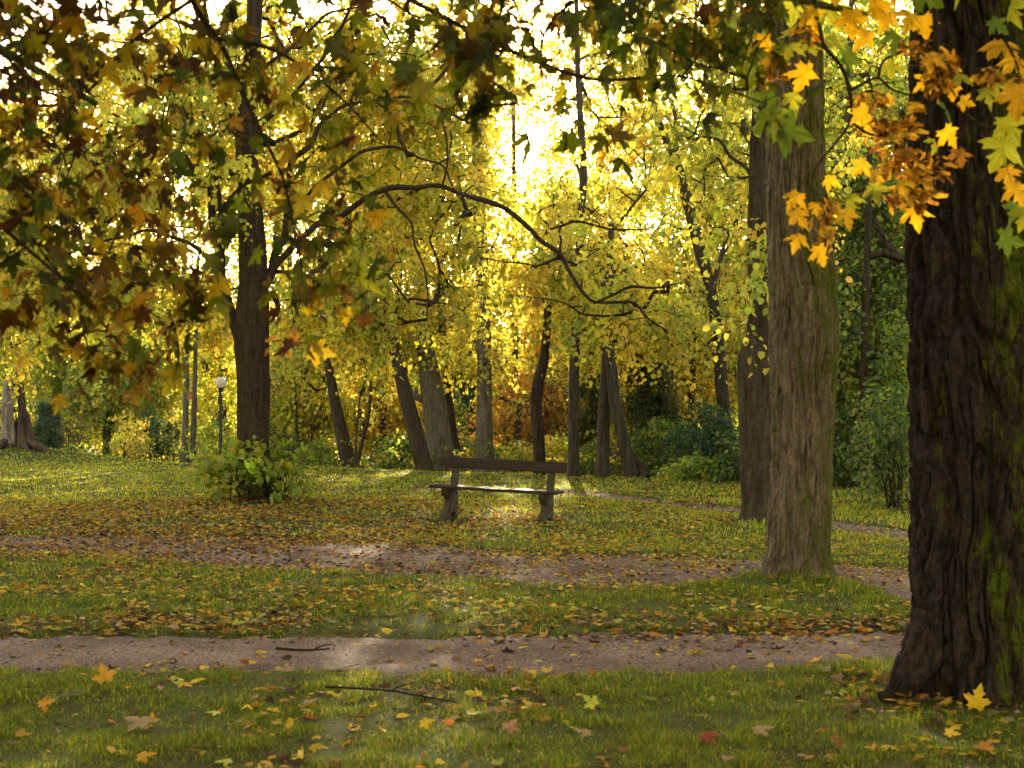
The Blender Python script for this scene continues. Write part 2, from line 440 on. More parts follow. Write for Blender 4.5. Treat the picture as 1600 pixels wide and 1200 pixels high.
def bare(x, y):
    """0..1: how much grass is worn away"""
    px, py = topx(x, y)
    w = pathmask(x, y, 0.28) ** 1.5
    b = 0.85 * np.exp(-(((px - 1470) / 200) ** 2 + ((py - 1108) / 34) ** 2)) * 1.15       # worn ground by the big trunk
    b = np.maximum(b, 0.95 * sstep(0.35, 0.6, fbm(x * 1.3, y * 1.3, 1.5)) * sstep(790, 812, py) * (1 - sstep(838, 850, py)) * (1 - sstep(640, 900, px)))
    b = np.maximum(b, 0.85 * np.exp(-(((px - 400) / 190) ** 2 + ((py - 800) / 26) ** 2)))
    b = np.maximum(b, 0.9 * np.exp(-(((px - 785) / 110) ** 2 + ((py - 815) / 11) ** 2)))
    b = np.maximum(b, 0.7 * np.exp(-((py - 978) / 12) ** 2))
    return np.clip(np.maximum(w, b), 0, 1)
gr = Mesh()
for (y0, y1, dens, h0, w0) in ((4.6, 7.0, 9000, 0.040, 0.0015), (7.0, 8.6, 7000, 0.038, 0.0018), (9.0, 12.5, 3200, 0.045, 0.0025), (12.5, 17, 1300, 0.045, 0.0038), (17, 24, 420, 0.05, 0.007), (24, 36, 190, 0.055, 0.011), (36, 47, 90, 0.06, 0.018)):
    xl, xr = -(y1 * 0.36 + 1.4), y1 * 0.36 + 1.4
    if y0 >= 36: xr = -3
    N = int((xr - xl) * (y1 - y0) * dens * 1.15)
    x = rng.uniform(xl, xr, N); y = rng.uniform(y0, y1, N)
    tuft = fbm(x * 5, y * 5, 0.3, 2)
    keep = (np.abs(x) < y * 0.36 + 1.4) & (rng.random(N) > bare(x, y)) & (rng.random(N) < 0.1 + 2.2 * (tuft - 0.22)) & (y < crest(x) + 1.2)
    x, y, tuft = x[keep], y[keep], tuft[keep]
    h = h0 * (0.3 + tuft ** 1.5 * 1.9) * rng.uniform(0.5, 1.35, len(x))
    for mx_, my_, hh, rr in MOUNDS[:2] + MOUNDS[3:4]:
        h *= 1 + 0.7 * np.exp(-((x - mx_) ** 2 + (y - my_) ** 2) / (1.6 * rr * rr))
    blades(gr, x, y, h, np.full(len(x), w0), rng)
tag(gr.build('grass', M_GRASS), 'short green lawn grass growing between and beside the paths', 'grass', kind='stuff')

# ------------------------------------------------------------------ leaf litter
YEL = (0.56, 0.36, 0.032); OCH = (0.40, 0.21, 0.026); ORG = (0.42, 0.16, 0.025); TAN = (0.34, 0.23, 0.12); BRN = (0.15, 0.07, 0.028); DBR = (0.07, 0.033, 0.018); LYG = (0.42, 0.42, 0.07)
lt = Mesh()
def lie(x, y, rng, tilt, lift):
    N = len(x)
    z = H(x, y) - 0.014 * pathmask(x, y) + lift
    a = rng.uniform(0, 2 * np.pi, N)
    nrmv = nrm(np.stack([rng.normal(0, tilt, N), rng.normal(0, tilt, N), np.ones(N)], -1))
    nrmv *= np.where(rng.random(N) < 0.35, -1, 1)[:, None]
    ax = np.stack([np.cos(a), np.sin(a), rng.normal(0, 0.12, N)], -1)
    return np.stack([x, y, z], -1), frames(ax, nrmv)
def litter_density(x, y):
    px, py = topx(x, y)
    on = pathmask(x, y)
    d = 26 + 0 * px
    d = np.where(py < 790, 6 + 6 * (px > 300), d)
    shade = sstep(775, 800, py) * (1 - sstep(862, 880, py))
    d = d + shade * (210 * (1 - sstep(520, 1050, px)) + 35)
    d = np.where(py > 880, 42 + 30 * (1 - sstep(200, 900, px)), d)
    d = d + 90 * np.exp(-((py - 978) / 14) ** 2)
    d = d + 55 * np.exp(-((py - 872 - 0.02 * px) / 10) ** 2) * (px < 1200)
    d = d + 70 * np.exp(-(((px - 785) / 130) ** 2 + ((py - 822) / 14) ** 2))
    d = d + 60 * np.exp(-(((px - 1050) / 140) ** 2 + ((py - 825) / 20) ** 2))
    d = np.where((on > 0.5) & (py > 980), 24 + 60 * np.exp(-((py - 990) / 9) ** 2), d)
    d = np.where((on > 0.5) & (py < 980) & (px > 640), 75, d)
    d = np.where((on > 0.3) & (py < 900) & (py > 822) & (px < 1150), np.maximum(d, np.where(px < 640, 210, 115)), d)
    d = np.where(py > 1052, 18 + 10 * np.exp(-((py - 1052) / 12) ** 2) + 14 * (py > 1060), d)
    d = d + 60 * np.exp(-(((px - 1420) / 150) ** 2 + ((py - 1100) / 30) ** 2))
    d = d * 1.9 * (0.12 + 1.9 * sstep(0.32, 0.68, fbm(x * 1.1, y * 1.1, 8.8))) * np.where((px > 880) & (py > 790) & (py < 868), 0.55, 1.0)
    d = np.where((on > 0.3) & (py < 935) & (py > 822) & (px < 1150), np.maximum(d, np.where(px < 700, 230, 150)), d)
    return d
for (y0, y1) in ((5.0, 8.4), (8.4, 12), (12, 17), (17, 24), (24, 34), (34, 46)):
    xl, xr = -(y1 * 0.36 + 1.2), y1 * 0.36 + 1.2
    dm = 620
    N = int((xr - xl) * (y1 - y0) * dm)
    x = rng.uniform(xl, xr, N); y = rng.uniform(y0, y1, N)
    k = (rng.random(N) < litter_density(x, y) / dm) & (np.abs(x) < y * 0.36 + 1.2) & (y < crest(x) + 0.5)
    x, y = x[k], y[k]; N = len(x)
    px, py = topx(x, y)
    on = pathmask(x, y) > 0.5
    lift = np.where(on, 0.010, rng.uniform(0.0, 0.035, N))
    brown = np.clip(np.exp(-((py - 980) / 22) ** 2) * 1.0 + 0.75 * (py > 1050) * 0.6 + 0.35 * on + 0.8 * np.exp(-(((px - 1420) / 150) ** 2 + ((py - 1100) / 30) ** 2)) + 0.6 * ((py > 785) & (py < 900) & (px < 760)), 0, 1)
    ca = palette([YEL, LYG, OCH, ORG, TAN], N, rng, [6, 1.5, 3, 0.5, 1.2]); cb = palette([OCH, ORG, TAN, BRN, DBR], N, rng, [2.5, 1, 2.5, 3, 2])
    col = np.where((rng.random(N) < 0.25 + 0.6 * brown)[:, None], cb, ca)
    maple = rng.random(N) < (0.30 if y0 < 8.4 else 0.15)
    pos, Rm = lie(x, y, rng, 0.45, lift)
    for sel, tmpl, s0 in ((~maple, HEART if y1 <= 12 else LIME, 0.047), (maple, MAPLE if y1 <= 12 else STAR, 0.068)):
        n_ = sel.sum(); s = s0 * rng.uniform(0.65, 1.35, n_) * (1.25 if y0 > 24 else 1)
        s3 = np.stack([s * rng.uniform(0.6, 1.05, n_), s, s * rng.uniform(0.3, 3.0, n_)], -1)
        v, f = place(tmpl[0], tmpl[1], pos[sel], Rm[sel], s3)
        lt.add(v, f, np.repeat(col[sel], len(tmpl[1]), 0))
for (y0, y1, dn, sz) in ((5.0, 9.5, 160, 0.026), (9.5, 17, 110, 0.034), (17, 30, 30, 0.045)):
    xl, xr = -(y1 * 0.36 + 1.2), y1 * 0.36 + 1.2
    N = int((xr - xl) * (y1 - y0) * dn); x = rng.uniform(xl, xr, N); y = rng.uniform(y0, y1, N)
    k = (fbm(x * 2, y * 2, 6.1, 2) + rng.normal(0, 0.15, N) > 0.5) & (np.abs(x) < y * 0.36 + 1.2); x, y = x[k], y[k]; N = len(x)
    pos, Rm = lie(x, y, rng, 0.7, rng.uniform(0.0, 0.02, N))
    s = sz * rng.uniform(0.4, 1.5, N)
    v, f = place(KITE[0], KITE[1], pos, Rm, np.stack([s * rng.uniform(0.4, 1.1, N), s, s * 2], -1))
    lt.add(v, f, palette([BRN, DBR, TAN, OCH], N, rng, [4, 3, 2, 2]))
tag(lt.build('fallen_leaves', M_LITTER), 'scattered yellow and brown fallen leaves covering lawn and paths', 'fallen leaves', kind='stuff')

# ------------------------------------------------------------------ trees: tools
def tube(mesh, pts, rad, sides=8, sub=4, col=None, mi=0, wob=0.0, seed=0, flare=None, bark=None, cap=True):
    """smooth tube through points (Catmull-Rom), optional bark displacement function bark(theta, s, x, y, z, r)"""
    pts = np.asarray(pts, float); rad = np.asarray(rad, float)
    n = len(pts)
    pe = np.concatenate([[2 * pts[0] - pts[1]], pts, [2 * pts[-1] - pts[-2]]])
    re_ = np.concatenate([[rad[0]], rad, [rad[-1]]])
    out = []; ro = []
    for i in range(n - 1):
        t = np.linspace(0, 1, sub, endpoint=False)[:, None]
        a, b, c, d = pe[i:i + 4]
        out.append(0.5 * ((2 * b) + (c - a) * t + (2 * a - 5 * b + 4 * c - d) * t ** 2 + (3 * b - a - 3 * c + d) * t ** 3))
        a, b, c, d = re_[i:i + 4]; t = t[:, 0]
        ro.append(0.5 * ((2 * b) + (c - a) * t + (2 * a - 5 * b + 4 * c - d) * t ** 2 + (3 * b - a - 3 * c + d) * t ** 3))
    C = np.concatenate(out + [pts[-1:]]); r = np.maximum(np.concatenate(ro + [rad[-1:]]), 0.001)
    T = nrm(np.gradient(C, axis=0))
    ref = np.array([0.31, 0.95, 0.05]) if abs(T[0, 2]) > 0.5 else np.array([0.1, 0.2, 1.0])
    U = nrm(np.cross(np.broadcast_to(ref, T.shape), T)); V = np.cross(T, U)
    th = np.linspace(0, 2 * np.pi, sides, endpoint=False)
    ring = C[:, None] + r[:, None, None] * (np.cos(th)[None, :, None] * U[:, None] + np.sin(th)[None, :, None] * V[:, None])
    outv = nrm(ring - C[:, None])
    if wob:
        ring = ring + outv * ((fbm(ring[..., 0] * 2 + seed, ring[..., 1] * 2, ring[..., 2] * 1.2) - 0.5) * 2 * wob * r[:, None])[..., None]
    if bark is not None:
        ring = ring + outv * bark(outv, ring, r[:, None])[..., None]
    m_ = len(C)
    ii = np.arange(m_ * sides).reshape(m_, sides)
    f = np.stack([ii[:-1], np.roll(ii[:-1], -1, 1), np.roll(ii[1:], -1, 1), ii[1:]], -1).reshape(-1, 4)
    mesh.add(ring.reshape(-1, 3), f, col, mi)
    if cap:
        v = np.concatenate([ring[-1], C[-1:] + T[-1:] * r[-1] * 0.6])
        mesh.add(v, [(i, (i + 1) % sides, sides) for i in range(sides)], col, mi)
    return C, r
def frusta(mesh, A, B, ra, rb, sides=4, mi=0):
    N = len(A)
    if N == 0: return
    T = nrm(B - A); ref = np.where(np.abs(T[:, 2:3]) > 0.8, np.array([[1.0, 0, 0]]), np.array([[0, 0, 1.0]]))
    U = nrm(np.cross(ref, T)); V = np.cross(T, U)
    th = np.linspace(0, 2 * np.pi, sides, endpoint=False)
    o = np.cos(th)[None, :, None] * U[:, None] + np.sin(th)[None, :, None] * V[:, None]
    v = np.concatenate([A[:, None] + o * ra[:, None, None], B[:, None] + o * rb[:, None, None]], 1)
    q = np.array([[i, (i + 1) % sides, sides + (i + 1) % sides, sides + i] for i in range(sides)])
    f = q[None] + (np.arange(N) * 2 * sides)[:, None, None]
    mesh.add(v.reshape(-1, 3), f.reshape(-1, 4), None, mi)
def grow(nodes, C, step, rng, wig=0.08, sag=0.10):
    """join every cluster to the nearest branch node; returns segments with pipe-model radii and each cluster's direction"""
    base = len(nodes)
    pos = list(nodes); par = [-1] * base
    arr = np.zeros((base + 60 * len(C) + 10, 3)); arr[:base] = nodes; n = base
    par = np.full(len(arr), -1); gen = np.zeros(len(arr))
    d0 = np.min(np.linalg.norm(C[:, None] - nodes[None], axis=2), 1) if len(C) * base < 4e6 else rng.random(len(C))
    order = np.argsort(d0)
    ends = np.zeros(len(C), int)
    for ci in order:
        c = C[ci]
        dv = arr[:n] - c
        dist = np.sqrt((dv ** 2).sum(1)) + 0.45 * np.maximum(dv[:, 2], 0) + 0.25 * gen[:n]
        j = int(np.argmin(dist)); p0 = arr[j]; L = np.linalg.norm(c - p0)
        k = max(1, int(np.ceil(L / step))); k = min(k, 50)
        prev = j
        side = rng.normal(0, wig * L, 3)
        for q in range(1, k + 1):
            t = q / k
            pt = p0 + (c - p0) * t + side * math.sin(math.pi * t) + np.array([0, 0, sag * L * math.sin(math.pi * t)])
            if q < k: pt = pt + rng.normal(0, 0.03 * step, 3)
            arr[n] = pt; par[n] = prev; gen[n] = gen[j] + 0.15; prev = n; n += 1
        ends[ci] = n - 1
    w = np.zeros(n); w[ends] += 1.0
    for i in range(n - 1, base - 1, -1):
        w[i] = max(w[i], 0.5)
        if par[i] >= 0: w[par[i]] += w[i]
    return arr[:n], par[:n], w, ends, base
def sprays(mesh, C, dirs, rng, M, K, L, size, tmpl, cols, colw, droop=0.5, twig=None, mi=0, twig_mi=1, jit=0.16, spread=0.8, upface=0.3, cjit=0.22, hang=0.6):
    """leafy twigs around each cluster point"""
    N = len(C)
    d = nrm(nrm(dirs)[:, None] + rng.normal(0, spread, (N, M, 3))); d[..., 2] -= droop * 0.35; d = nrm(d)
    Ls = L * rng.uniform(0.5, 1.25, (N, M))
    p0 = C[:, None] + rng.normal(0, 0.06 * L, (N, M, 3))
    t = (np.arange(K) + rng.uniform(0.1, 0.9, (N, M, K))) / K
    g = np.array([0, 0, -1.0])
    p = p0[:, :, None] + d[:, :, None] * (Ls[..., None] * t)[..., None] + g * (droop * Ls[..., None] * t ** 2)[..., None]
    tan = nrm(d[:, :, None] + g * (2 * droop * t)[..., None])
    rv = nrm(rng.normal(0, 1, (N, M, K, 3)))
    side = nrm(np.cross(tan, rv))
    sz = size * rng.uniform(0.5, 1.45, (N, M, K))
    pos = p + side * (sz * 0.35)[..., None]
    axis = nrm(tan * 0.45 + side * 0.8 + g * hang + rng.normal(0, 0.3, rv.shape))
    nor = nrm(rng.normal(0, 1, rv.shape) + np.array([0, 0, upface * 2]))
    n_ = N * M * K
    pos = pos.reshape(n_, 3); Rm = frames(axis.reshape(n_, 3), nor.reshape(n_, 3))
    s = sz.reshape(n_)
    s3 = np.stack([s * rng.uniform(0.75, 1.1, n_), s, s * rng.uniform(0.5, 2.0, n_)], -1)
    v, f = place(tmpl[0], tmpl[1], pos, Rm, s3)
    cc = palette(cols, N, rng, colw, cjit)
    cc = np.repeat(cc, M * K, 0)
    c2 = palette(cols, n_, rng, colw, jit)
    mixv = rng.random((n_, 1)) * 0.75
    col = cc * (1 - mixv) + c2 * mixv
    mesh.add(v, f, np.repeat(col, len(tmpl[1]), 0), mi)
    if twig:
        ps = [p0 + d * (Ls * q)[..., None] + g * (droop * Ls * q ** 2)[..., None] for q in (0, 0.5, 1)]
        A = np.concatenate([ps[0].reshape(-1, 3), ps[1].reshape(-1, 3)]); B = np.concatenate([ps[1].reshape(-1, 3), ps[2].reshape(-1, 3)])
        h_ = len(A) // 2
        frusta(mesh, A, B, np.concatenate([np.full(h_, twig), np.full(h_, twig * 0.7)]), np.concatenate([np.full(h_, twig * 0.7), np.full(h_, twig * 0.4)]), 3, twig_mi)
def blobpts(blobs, rng):
    out = []
    for (px, py, D, rx, ry, rD, n) in blobs:
        q = nrm(rng.normal(0, 1, (n, 3))) * (rng.random((n, 1)) ** 0.45)
        DD = D + q[:, 1] * rD
        out.append(P(px + q[:, 0] * rx * D / DD, py - q[:, 2] * ry * D / DD, DD))
    return np.concatenate(out)
def tree(label, cat, D, trunk, limbs=(), blobs=(), cols=None, colw=None, M=5, K=7, L=0.75, size=0.11, tmpl=KITE, droop=0.5, twig=None,
         bark=None, seed=0, sides=14, name='tree', group=None, step=0.5, tipr=0.006, wob=0.10,  leafm=None, spread=0.8, flare=0.0, extra=None, holes=(), grp=None, barkfn=None, subs=5, hang=0.6, thick=1.0):
    rng = np.random.default_rng(1000 + seed)
    bark = bark or M_BARK; leafm = leafm or M_LEAF
    def wp(pts):
        pts = np.array([tuple(q) + ((D,) if len(q) < 4 else ()) for q in pts], float)
        DD = pts[:, 3]
        return P(pts[:, 0], pts[:, 1], DD), pts[:, 2] * DD / F / 2
    tp, tr = wp(trunk)
    gz = float(H(tp[0, 0], tp[0, 1]))
    tp = np.concatenate([[[tp[0, 0], tp[0, 1], gz - 0.15]], tp]) if tp[0, 2] > gz - 0.1 else tp
    if len(tr) < len(tp): tr = np.concatenate([[tr[0] * (1.15 + flare)], tr])
    loc = np.array([tp[0, 0], tp[0, 1], gz])
    root = thing(name, loc, label, cat, group)
    tm = Mesh()
    C0, r0 = tube(tm, tp, tr, sides=sides, sub=subs, wob=wob, seed=seed, bark=barkfn)
    nodes = [C0[len(C0) // 3:]]; 
    for lb in limbs:
        lp, lr = wp(lb)
        nj = len(lp); jj = rng.normal(0, 1, (nj, 3)) * (lr[:, None] * 0.55 + 0.012); jj[0] = 0
        mids = (lp[1:] + lp[:-1]) / 2 + rng.normal(0, 1, (nj - 1, 3)) * (np.linalg.norm(lp[1:] - lp[:-1], axis=1)[:, None] * 0.035)
        q_ = np.empty((2 * nj - 1, 3)); q_[0::2] = lp + jj; q_[1::2] = mids
        rq = np.empty(2 * nj - 1); rq[0::2] = lr * 0.85; rq[1::2] = (lr[1:] + lr[:-1]) * 0.41
        c_, _ = tube(tm, q_, rq, sides=8, sub=3, wob=0.35, seed=seed + 3)
        nodes.append(c_[1:])
    nodes = np.concatenate(nodes)
    cr = Mesh()
    C = blobpts([(*b_[:6], int(b_[6] * thick)) for b_ in blobs], rng)
    for (hx, hy, hrx, hry, pr_) in list(holes) + ([(345, 640, 34, 75, 1.0)] if D < 46 else []):
        f_ = C[:, 1] * math.cos(PITCH) + (C[:, 2] - CAMZ) * math.sin(PITCH); u_ = -C[:, 1] * math.sin(PITCH) + (C[:, 2] - CAMZ) * math.cos(PITCH)
        qx = 800 + F * C[:, 0] / f_; qy = 600 - F * u_ / f_
        k_ = (((qx - hx) / hrx) ** 2 + ((qy - hy) / hry) ** 2 < 1) & (rng.random(len(C)) < pr_)
        C = C[~k_]
    C = C[C[:, 2] > H(C[:, 0], C[:, 1]) + 0.15]
    arr, par, w, ends, b0 = grow(nodes, C, step, rng)
    rr = tipr * w ** 0.42
    seg = np.arange(b0, len(arr)); pr = par[seg]
    ra = np.minimum(np.where(pr >= b0, rr[pr], rr[seg] * 1.15), rr[seg] * 1.5)
    frusta(tm, arr[pr], arr[seg], ra, rr[seg], 5)
    tm.build('trunk', bark, root, smooth=True, loc=loc)
    dirs = arr[ends] - arr[np.maximum(par[ends], 0)]
    sprays(cr, arr[ends], dirs, rng, M, K, L, size, tmpl, cols, colw, droop, twig, spread=spread, hang=hang)
    cr.build('crown', [leafm, M_TWIG], root, loc=loc)
    return root, loc

Yw = (0.66, 0.56, 0.07); YG = (0.46, 0.47, 0.06); GR = (0.18, 0.26, 0.035); DG = (0.04, 0.075, 0.018); GO = (0.66, 0.40, 0.03); OR = (0.48, 0.22, 0.035); BG = (0.05, 0.10, 0.05); OL = (0.20, 0.20, 0.05)

# ------------------------------------------------------------------ haze: thin autumn air between the trees
import bmesh
bm = bmesh.new(); bmesh.ops.create_cube(bm, size=1)
bmesh.ops.scale(bm, verts=bm.verts, vec=(1000, 760, 60)); bmesh.ops.translate(bm, verts=bm.verts, vec=(0, 270, 25.5))
me = bpy.data.meshes.new('haze'); bm.to_mesh(me); bm.free()
mh, n, l = mat('autumn_haze')
pv = n.new('ShaderNodeVolumePrincipled'); pv.inputs['Density'].default_value = 0.00004; pv.inputs['Anisotropy'].default_value = 0.72
pv.inputs['Color'].default_value = (1.0, 0.97, 0.92, 1)
oh = n.new('ShaderNodeOutputMaterial'); l.new(pv.outputs[0], oh.inputs['Volume'])
me.materials.append(mh)
hz_ = bpy.data.objects.new('haze', me); COL.objects.link(hz_); tag(hz_, 'thin warm haze in the air between the trees', 'haze', kind='stuff')

# ------------------------------------------------------------------ the four near trees
# left lime tree
LIMEBLOBS = [(130, 300, 25.5, 270, 270, 2.6, 230), (380, 120, 25.5, 270, 200, 2.6, 170), (640, 170, 25.8, 180, 240, 2.6, 170), (700, 400, 24.6, 130, 150, 1.4, 46), (860, 430, 24.6, 150, 80, 1.3, 34), (1000, 490, 24.3, 110, 70, 1.2, 24), (200, 200, 21.5, 260, 240, 1.2, 45), (820, 290, 25.5, 90, 120, 1.5, 30),
             (330, -260, 23, 520, 240, 4, 55), (560, 470, 23.5, 90, 100, 1.5, 40), (60, 440, 23, 130, 50, 2, 40), (420, 480, 25, 120, 50, 1.5, 22)]
tree('lime tree with a dark trunk and drooping yellow green branches behind the leafy sprouts', 'tree', 23,
     [(395, 785, 60), (395, 720, 51), (396, 600, 50), (394, 520, 56), (396, 430, 45), (389, 300, 37), (385, 200, 33), (395, 80, 27), (400, -60, 24), (405, -300, 14)],
     limbs=[[(378, 530, 26), (353, 475, 16), (340, 380, 14), (325, 300, 13), (290, 250, 10), (230, 205, 8), (170, 175, 4)],
            [(348, 440, 11), (345, 300, 9), (320, 220, 8), (270, 150, 7), (225, 125, 6), (165, 118, 4), (90, 130, 2)],
            [(410, 450, 22), (438, 400, 17), (446, 340, 14), (455, 260, 13), (500, 190, 9), (540, 165, 7), (650, 155, 6), (735, 192, 4)],
            [(425, 420, 15), (470, 370, 13), (530, 330, 12), (600, 296, 10), (690, 294, 9, 23), (760, 312, 9, 23), (820, 350, 8, 23), (870, 395, 7.5, 23), (905, 450, 7, 23), (930, 474, 6, 23), (990, 472, 5, 23), (1040, 520, 3, 23)],
            [(928, 474, 6), (990, 448, 5), (1060, 440, 2.5)], [(350, 430, 9), (300, 380, 7), (230, 360, 5), (160, 380, 4), (90, 430, 3)], [(384, 300, 12), (340, 250, 8), (290, 215, 6), (240, 210, 4), (180, 240, 3)],
            [(446, 330, 9), (500, 290, 7), (560, 240, 6), (620, 230, 5), (690, 260, 4), (730, 330, 3)], [(600, 296, 6), (640, 350, 5), (665, 420, 4), (672, 500, 3)], [(690, 294, 5, 23), (700, 240, 4, 23), (690, 180, 3, 23)], [(395, 120, 10), (460, 60, 7), (520, 20, 5), (600, 0, 4), (680, 40, 3)], [(390, 150, 9), (330, 60, 6), (250, 20, 4), (170, 30, 3)], [(860, 358, 4, 23), (905, 345, 5, 23.2), (1005, 360, 3, 23.4)],
            [(388, 235, 16), (345, 150, 9), (300, 90, 6), (270, 20, 4)], [(392, 210, 16), (440, 170, 9), (520, 60, 7), (560, -20, 5)]],
     blobs=LIMEBLOBS, cols=[YG, Yw, GR, GO], colw=[5, 4, 1.6, 0.4], M=7, K=9, L=0.6, size=0.080, tmpl=LIME, droop=0.5, twig=0.003, bark=M_BARKDARK, seed=1, sides=40, name='lime_tree', group='lime trees on the lawn', tipr=0.0065, flare=0.2, subs=8, thick=1.5,
     holes=[(812, 240, 50, 120, 0.6), (812, 230, 30, 70, 0.8), (690, 380, 40, 50, 0.4), (790, 390, 45, 70, 0.4), (1080, 330, 34, 150, 0.7), (470, 330, 60, 80, 0.5), (300, 330, 80, 60, 0.4), (300, 680, 340, 165, 1.0), (396, 540, 50, 120, 1.0)])

def bark_fn(fh, fv, amp, warp=0.6, seed=0, lean=0.0, knot=None, fine=0.35, root=None):
    def fn(o, p, r):
        th = np.arctan2(o[..., 1], o[..., 0])
        cx, cy = np.cos(th) * r, np.sin(th) * r
        z = p[..., 2]
        wx = (fbm(cx * 2.5 + seed, cy * 2.5, z * 1.6, 3) - 0.5) * warp
        th2 = th + wx / np.maximum(r, 0.1) * 0.5 + lean * z
        ax, ay = np.cos(th2) * r, np.sin(th2) * r
        n1 = noise(ax * fh, ay * fh, z * fv, seed)
        n2 = noise(ax * fh * 2.1, ay * fh * 2.1, z * fv * 2.4, seed + 2)
        n3 = fbm(ax * fh * 3.5, ay * fh * 3.5, z * fv * 8, 3, seed + 4)
        n4 = noise(ax * fh * 0.6, ay * fh * 0.6, z * fv * 2.6, seed + 6)
        a_ = sstep(0.01, 0.11, np.abs(n1 - 0.5)); b_ = sstep(0.0, 0.16, np.abs(n2 - 0.5)); c_ = sstep(0.0, 0.05, np.abs(n4 - 0.5))
        d = amp * (a_ * 0.75 + b_ * fine * (0.4 + 0.6 * a_) + (n3 - 0.5) * 0.9 + 0.18 * c_ - 0.7)
        if root is not None:
            zb = np.clip(1 - (z - root[0]) / root[1], 0, 1) ** 2.2
            d = d + zb * r * (root[2] + root[3] * np.cos(root[4] * th + root[5] + 0.6 * np.sin(2 * th)))
        if knot is not None:
            for kx, kz, kr, ka in knot:
                q = np.sqrt((p[..., 0] - kx) ** 2 + ((z - kz) * 1.0) ** 2) / kr
                d = d + (o[..., 1] < 0) * ka * (np.exp(-q ** 2) - 0.55 * np.exp(-(q * 2.2) ** 2) + 0.15 * np.cos(q * 7) * np.exp(-q * q * 0.4))
        return d
    return fn

# grey ridged tree standing on the mound
k0 = P(1248, 525, 12.3)
tree('thick grey brown ridged trunk on a grassy mound between the two paths', 'tree', 12.6,
     [(1245, 912, 112), (1246, 880, 96), (1247, 850, 92), (1250, 800, 90), (1253, 700, 88), (1255, 620, 94), (1256, 545, 102), (1255, 450, 100), (1250, 400, 94), (1245, 300, 86), (1243, 200, 84), (1242, 100, 80), (1242, 0, 78), (1245, -150, 74), (1250, -500, 50)],
     limbs=[[(1245, 40, 40), (1200, -60, 30), (1120, -140, 20), (1000, -160, 10)]],
     blobs=[(1200, -260, 13, 330, 160, 2.5, 60), (1180, 40, 15.5, 40, 60, 0.8, 8)], cols=[GR, YG, Yw], colw=[3, 3, 2], M=5, K=8, L=0.6, size=0.085, tmpl=LIME, droop=0.8, twig=0.004,
     bark=M_BARK2, seed=2, sides=300, name='lime_tree', group='lime trees on the lawn', subs=34, wob=0.05,
     barkfn=bark_fn(23, 2.2, 0.026, 0.30, 3, 0.05, [(k0[0], k0[2], 0.10, 0.04)], 0.5, (0.0, 0.45, 0.12, 0.10, 5, 0.5)))
# third tree with the burr
tree('brown trunk with a swollen burr just behind the ridged tree', 'tree', 19,
     [(1190, 818, 68), (1188, 780, 58), (1186, 700, 55), (1184, 620, 57), (1187, 575, 64), (1190, 548, 60), (1192, 515, 46), (1190, 400, 40), (1189, 300, 38), (1192, 200, 36), (1198, 80, 32), (1215, -60, 24), (1220, -300, 14)],
     limbs=[[(1200, 330, 10), (1170, 270, 7), (1120, 220, 5), (1070, 200, 3)], [(1203, 180, 10), (1160, 100, 7), (1100, 40, 4)]],
     blobs=[(1110, 230, 19.8, 90, 150, 1.5, 40), (1130, 60, 19, 160, 100, 2, 50), (1190, 440, 18.4, 30, 120, 0.5, 12), (1290, 150, 20, 60, 200, 1.5, 30), (1180, -250, 19, 300, 160, 3, 60)],
     cols=[YG, GR, Yw], colw=[4, 4, 2], M=4, K=8, L=0.6, size=0.085, tmpl=LIME, droop=0.8, twig=0.0035, bark=M_BARK, seed=3, sides=120, name='lime_tree', group='lime trees on the lawn', subs=16, wob=0.12,
     barkfn=bark_fn(16, 1.8, 0.016, 0.4, 8, 0, None, 0.4, (0.0, 0.3, 0.10, 0.08, 4, 0.2)))

# big mossy maple on the right, with its golden twigs hanging in front
MR = thing('maple_tree', (*G(1527, 1090), 0.0), 'huge dark maple with moss on its deeply furrowed trunk at the near path edge', 'tree')
_mloc = np.array(MR.location)
tm = Mesh()
pts = np.array([(1527, 1100, 212), (1526, 1060, 205), (1524, 1000, 198), (1524, 940, 196), (1524, 850, 198), (1522, 700, 200), (1518, 550, 198), (1514, 350, 192), (1512, 200, 186), (1512, 50, 176), (1516, -100, 166), (1522, -400, 150), (1530, -900, 120), (1530, -1500, 70)], float)
wpt = P(pts[:, 0] + 7, pts[:, 1], 7.55); wr = (pts[:, 2] - 12) * 7.55 / F / 2
wpt = np.concatenate([[wpt[0] - [0, 0, 0.18]], wpt]); wr = np.concatenate([[wr[0] * 1.02], wr])
tube(tm, wpt, wr, sides=520, sub=46, wob=0.05, seed=9, bark=bark_fn(15, 1.9, 0.050, 0.32, 5, 0.06, None, 0.5, (0.0, 0.55, 0.16, 0.13, 5, 2.6)))
# buttress root on the left, reaching the ground at photo x 1375
for (rx, ry, D0, D1) in ((1385, 1078, 7.4, 7.3),):
    a0 = P(1455, 960, 7.42); a1 = P(1442, 1015, 7.38); a2 = P(1422, 1050, 7.34); a3 = P(1404, 1076, 7.3); a4 = P(1378, 1092, 7.25)
    tube(tm, [a0, a1, a2, a3, a4], [0.09, 0.10, 0.085, 0.055, 0.025], sides=90, sub=22, wob=0.1, seed=4, bark=bark_fn(14, 6, 0.022, 0.4, 6))
limb_pts = [(1500, -420, 7.2), (1480, -330, 6.4), (1430, -260, 5.6), (1380, -190, 5.1), (1330, -120, 4.95)]
limb = np.array([P(*q) for q in limb_pts])
tube(tm, limb, [0.07, 0.055, 0.04, 0.028, 0.018], sides=16, sub=6, wob=0.1)
tm.build('trunk', M_BARK3, MR, smooth=True, loc=_mloc)
cr = Mesh()
rng = np.random.default_rng(42)
DN = 5.0
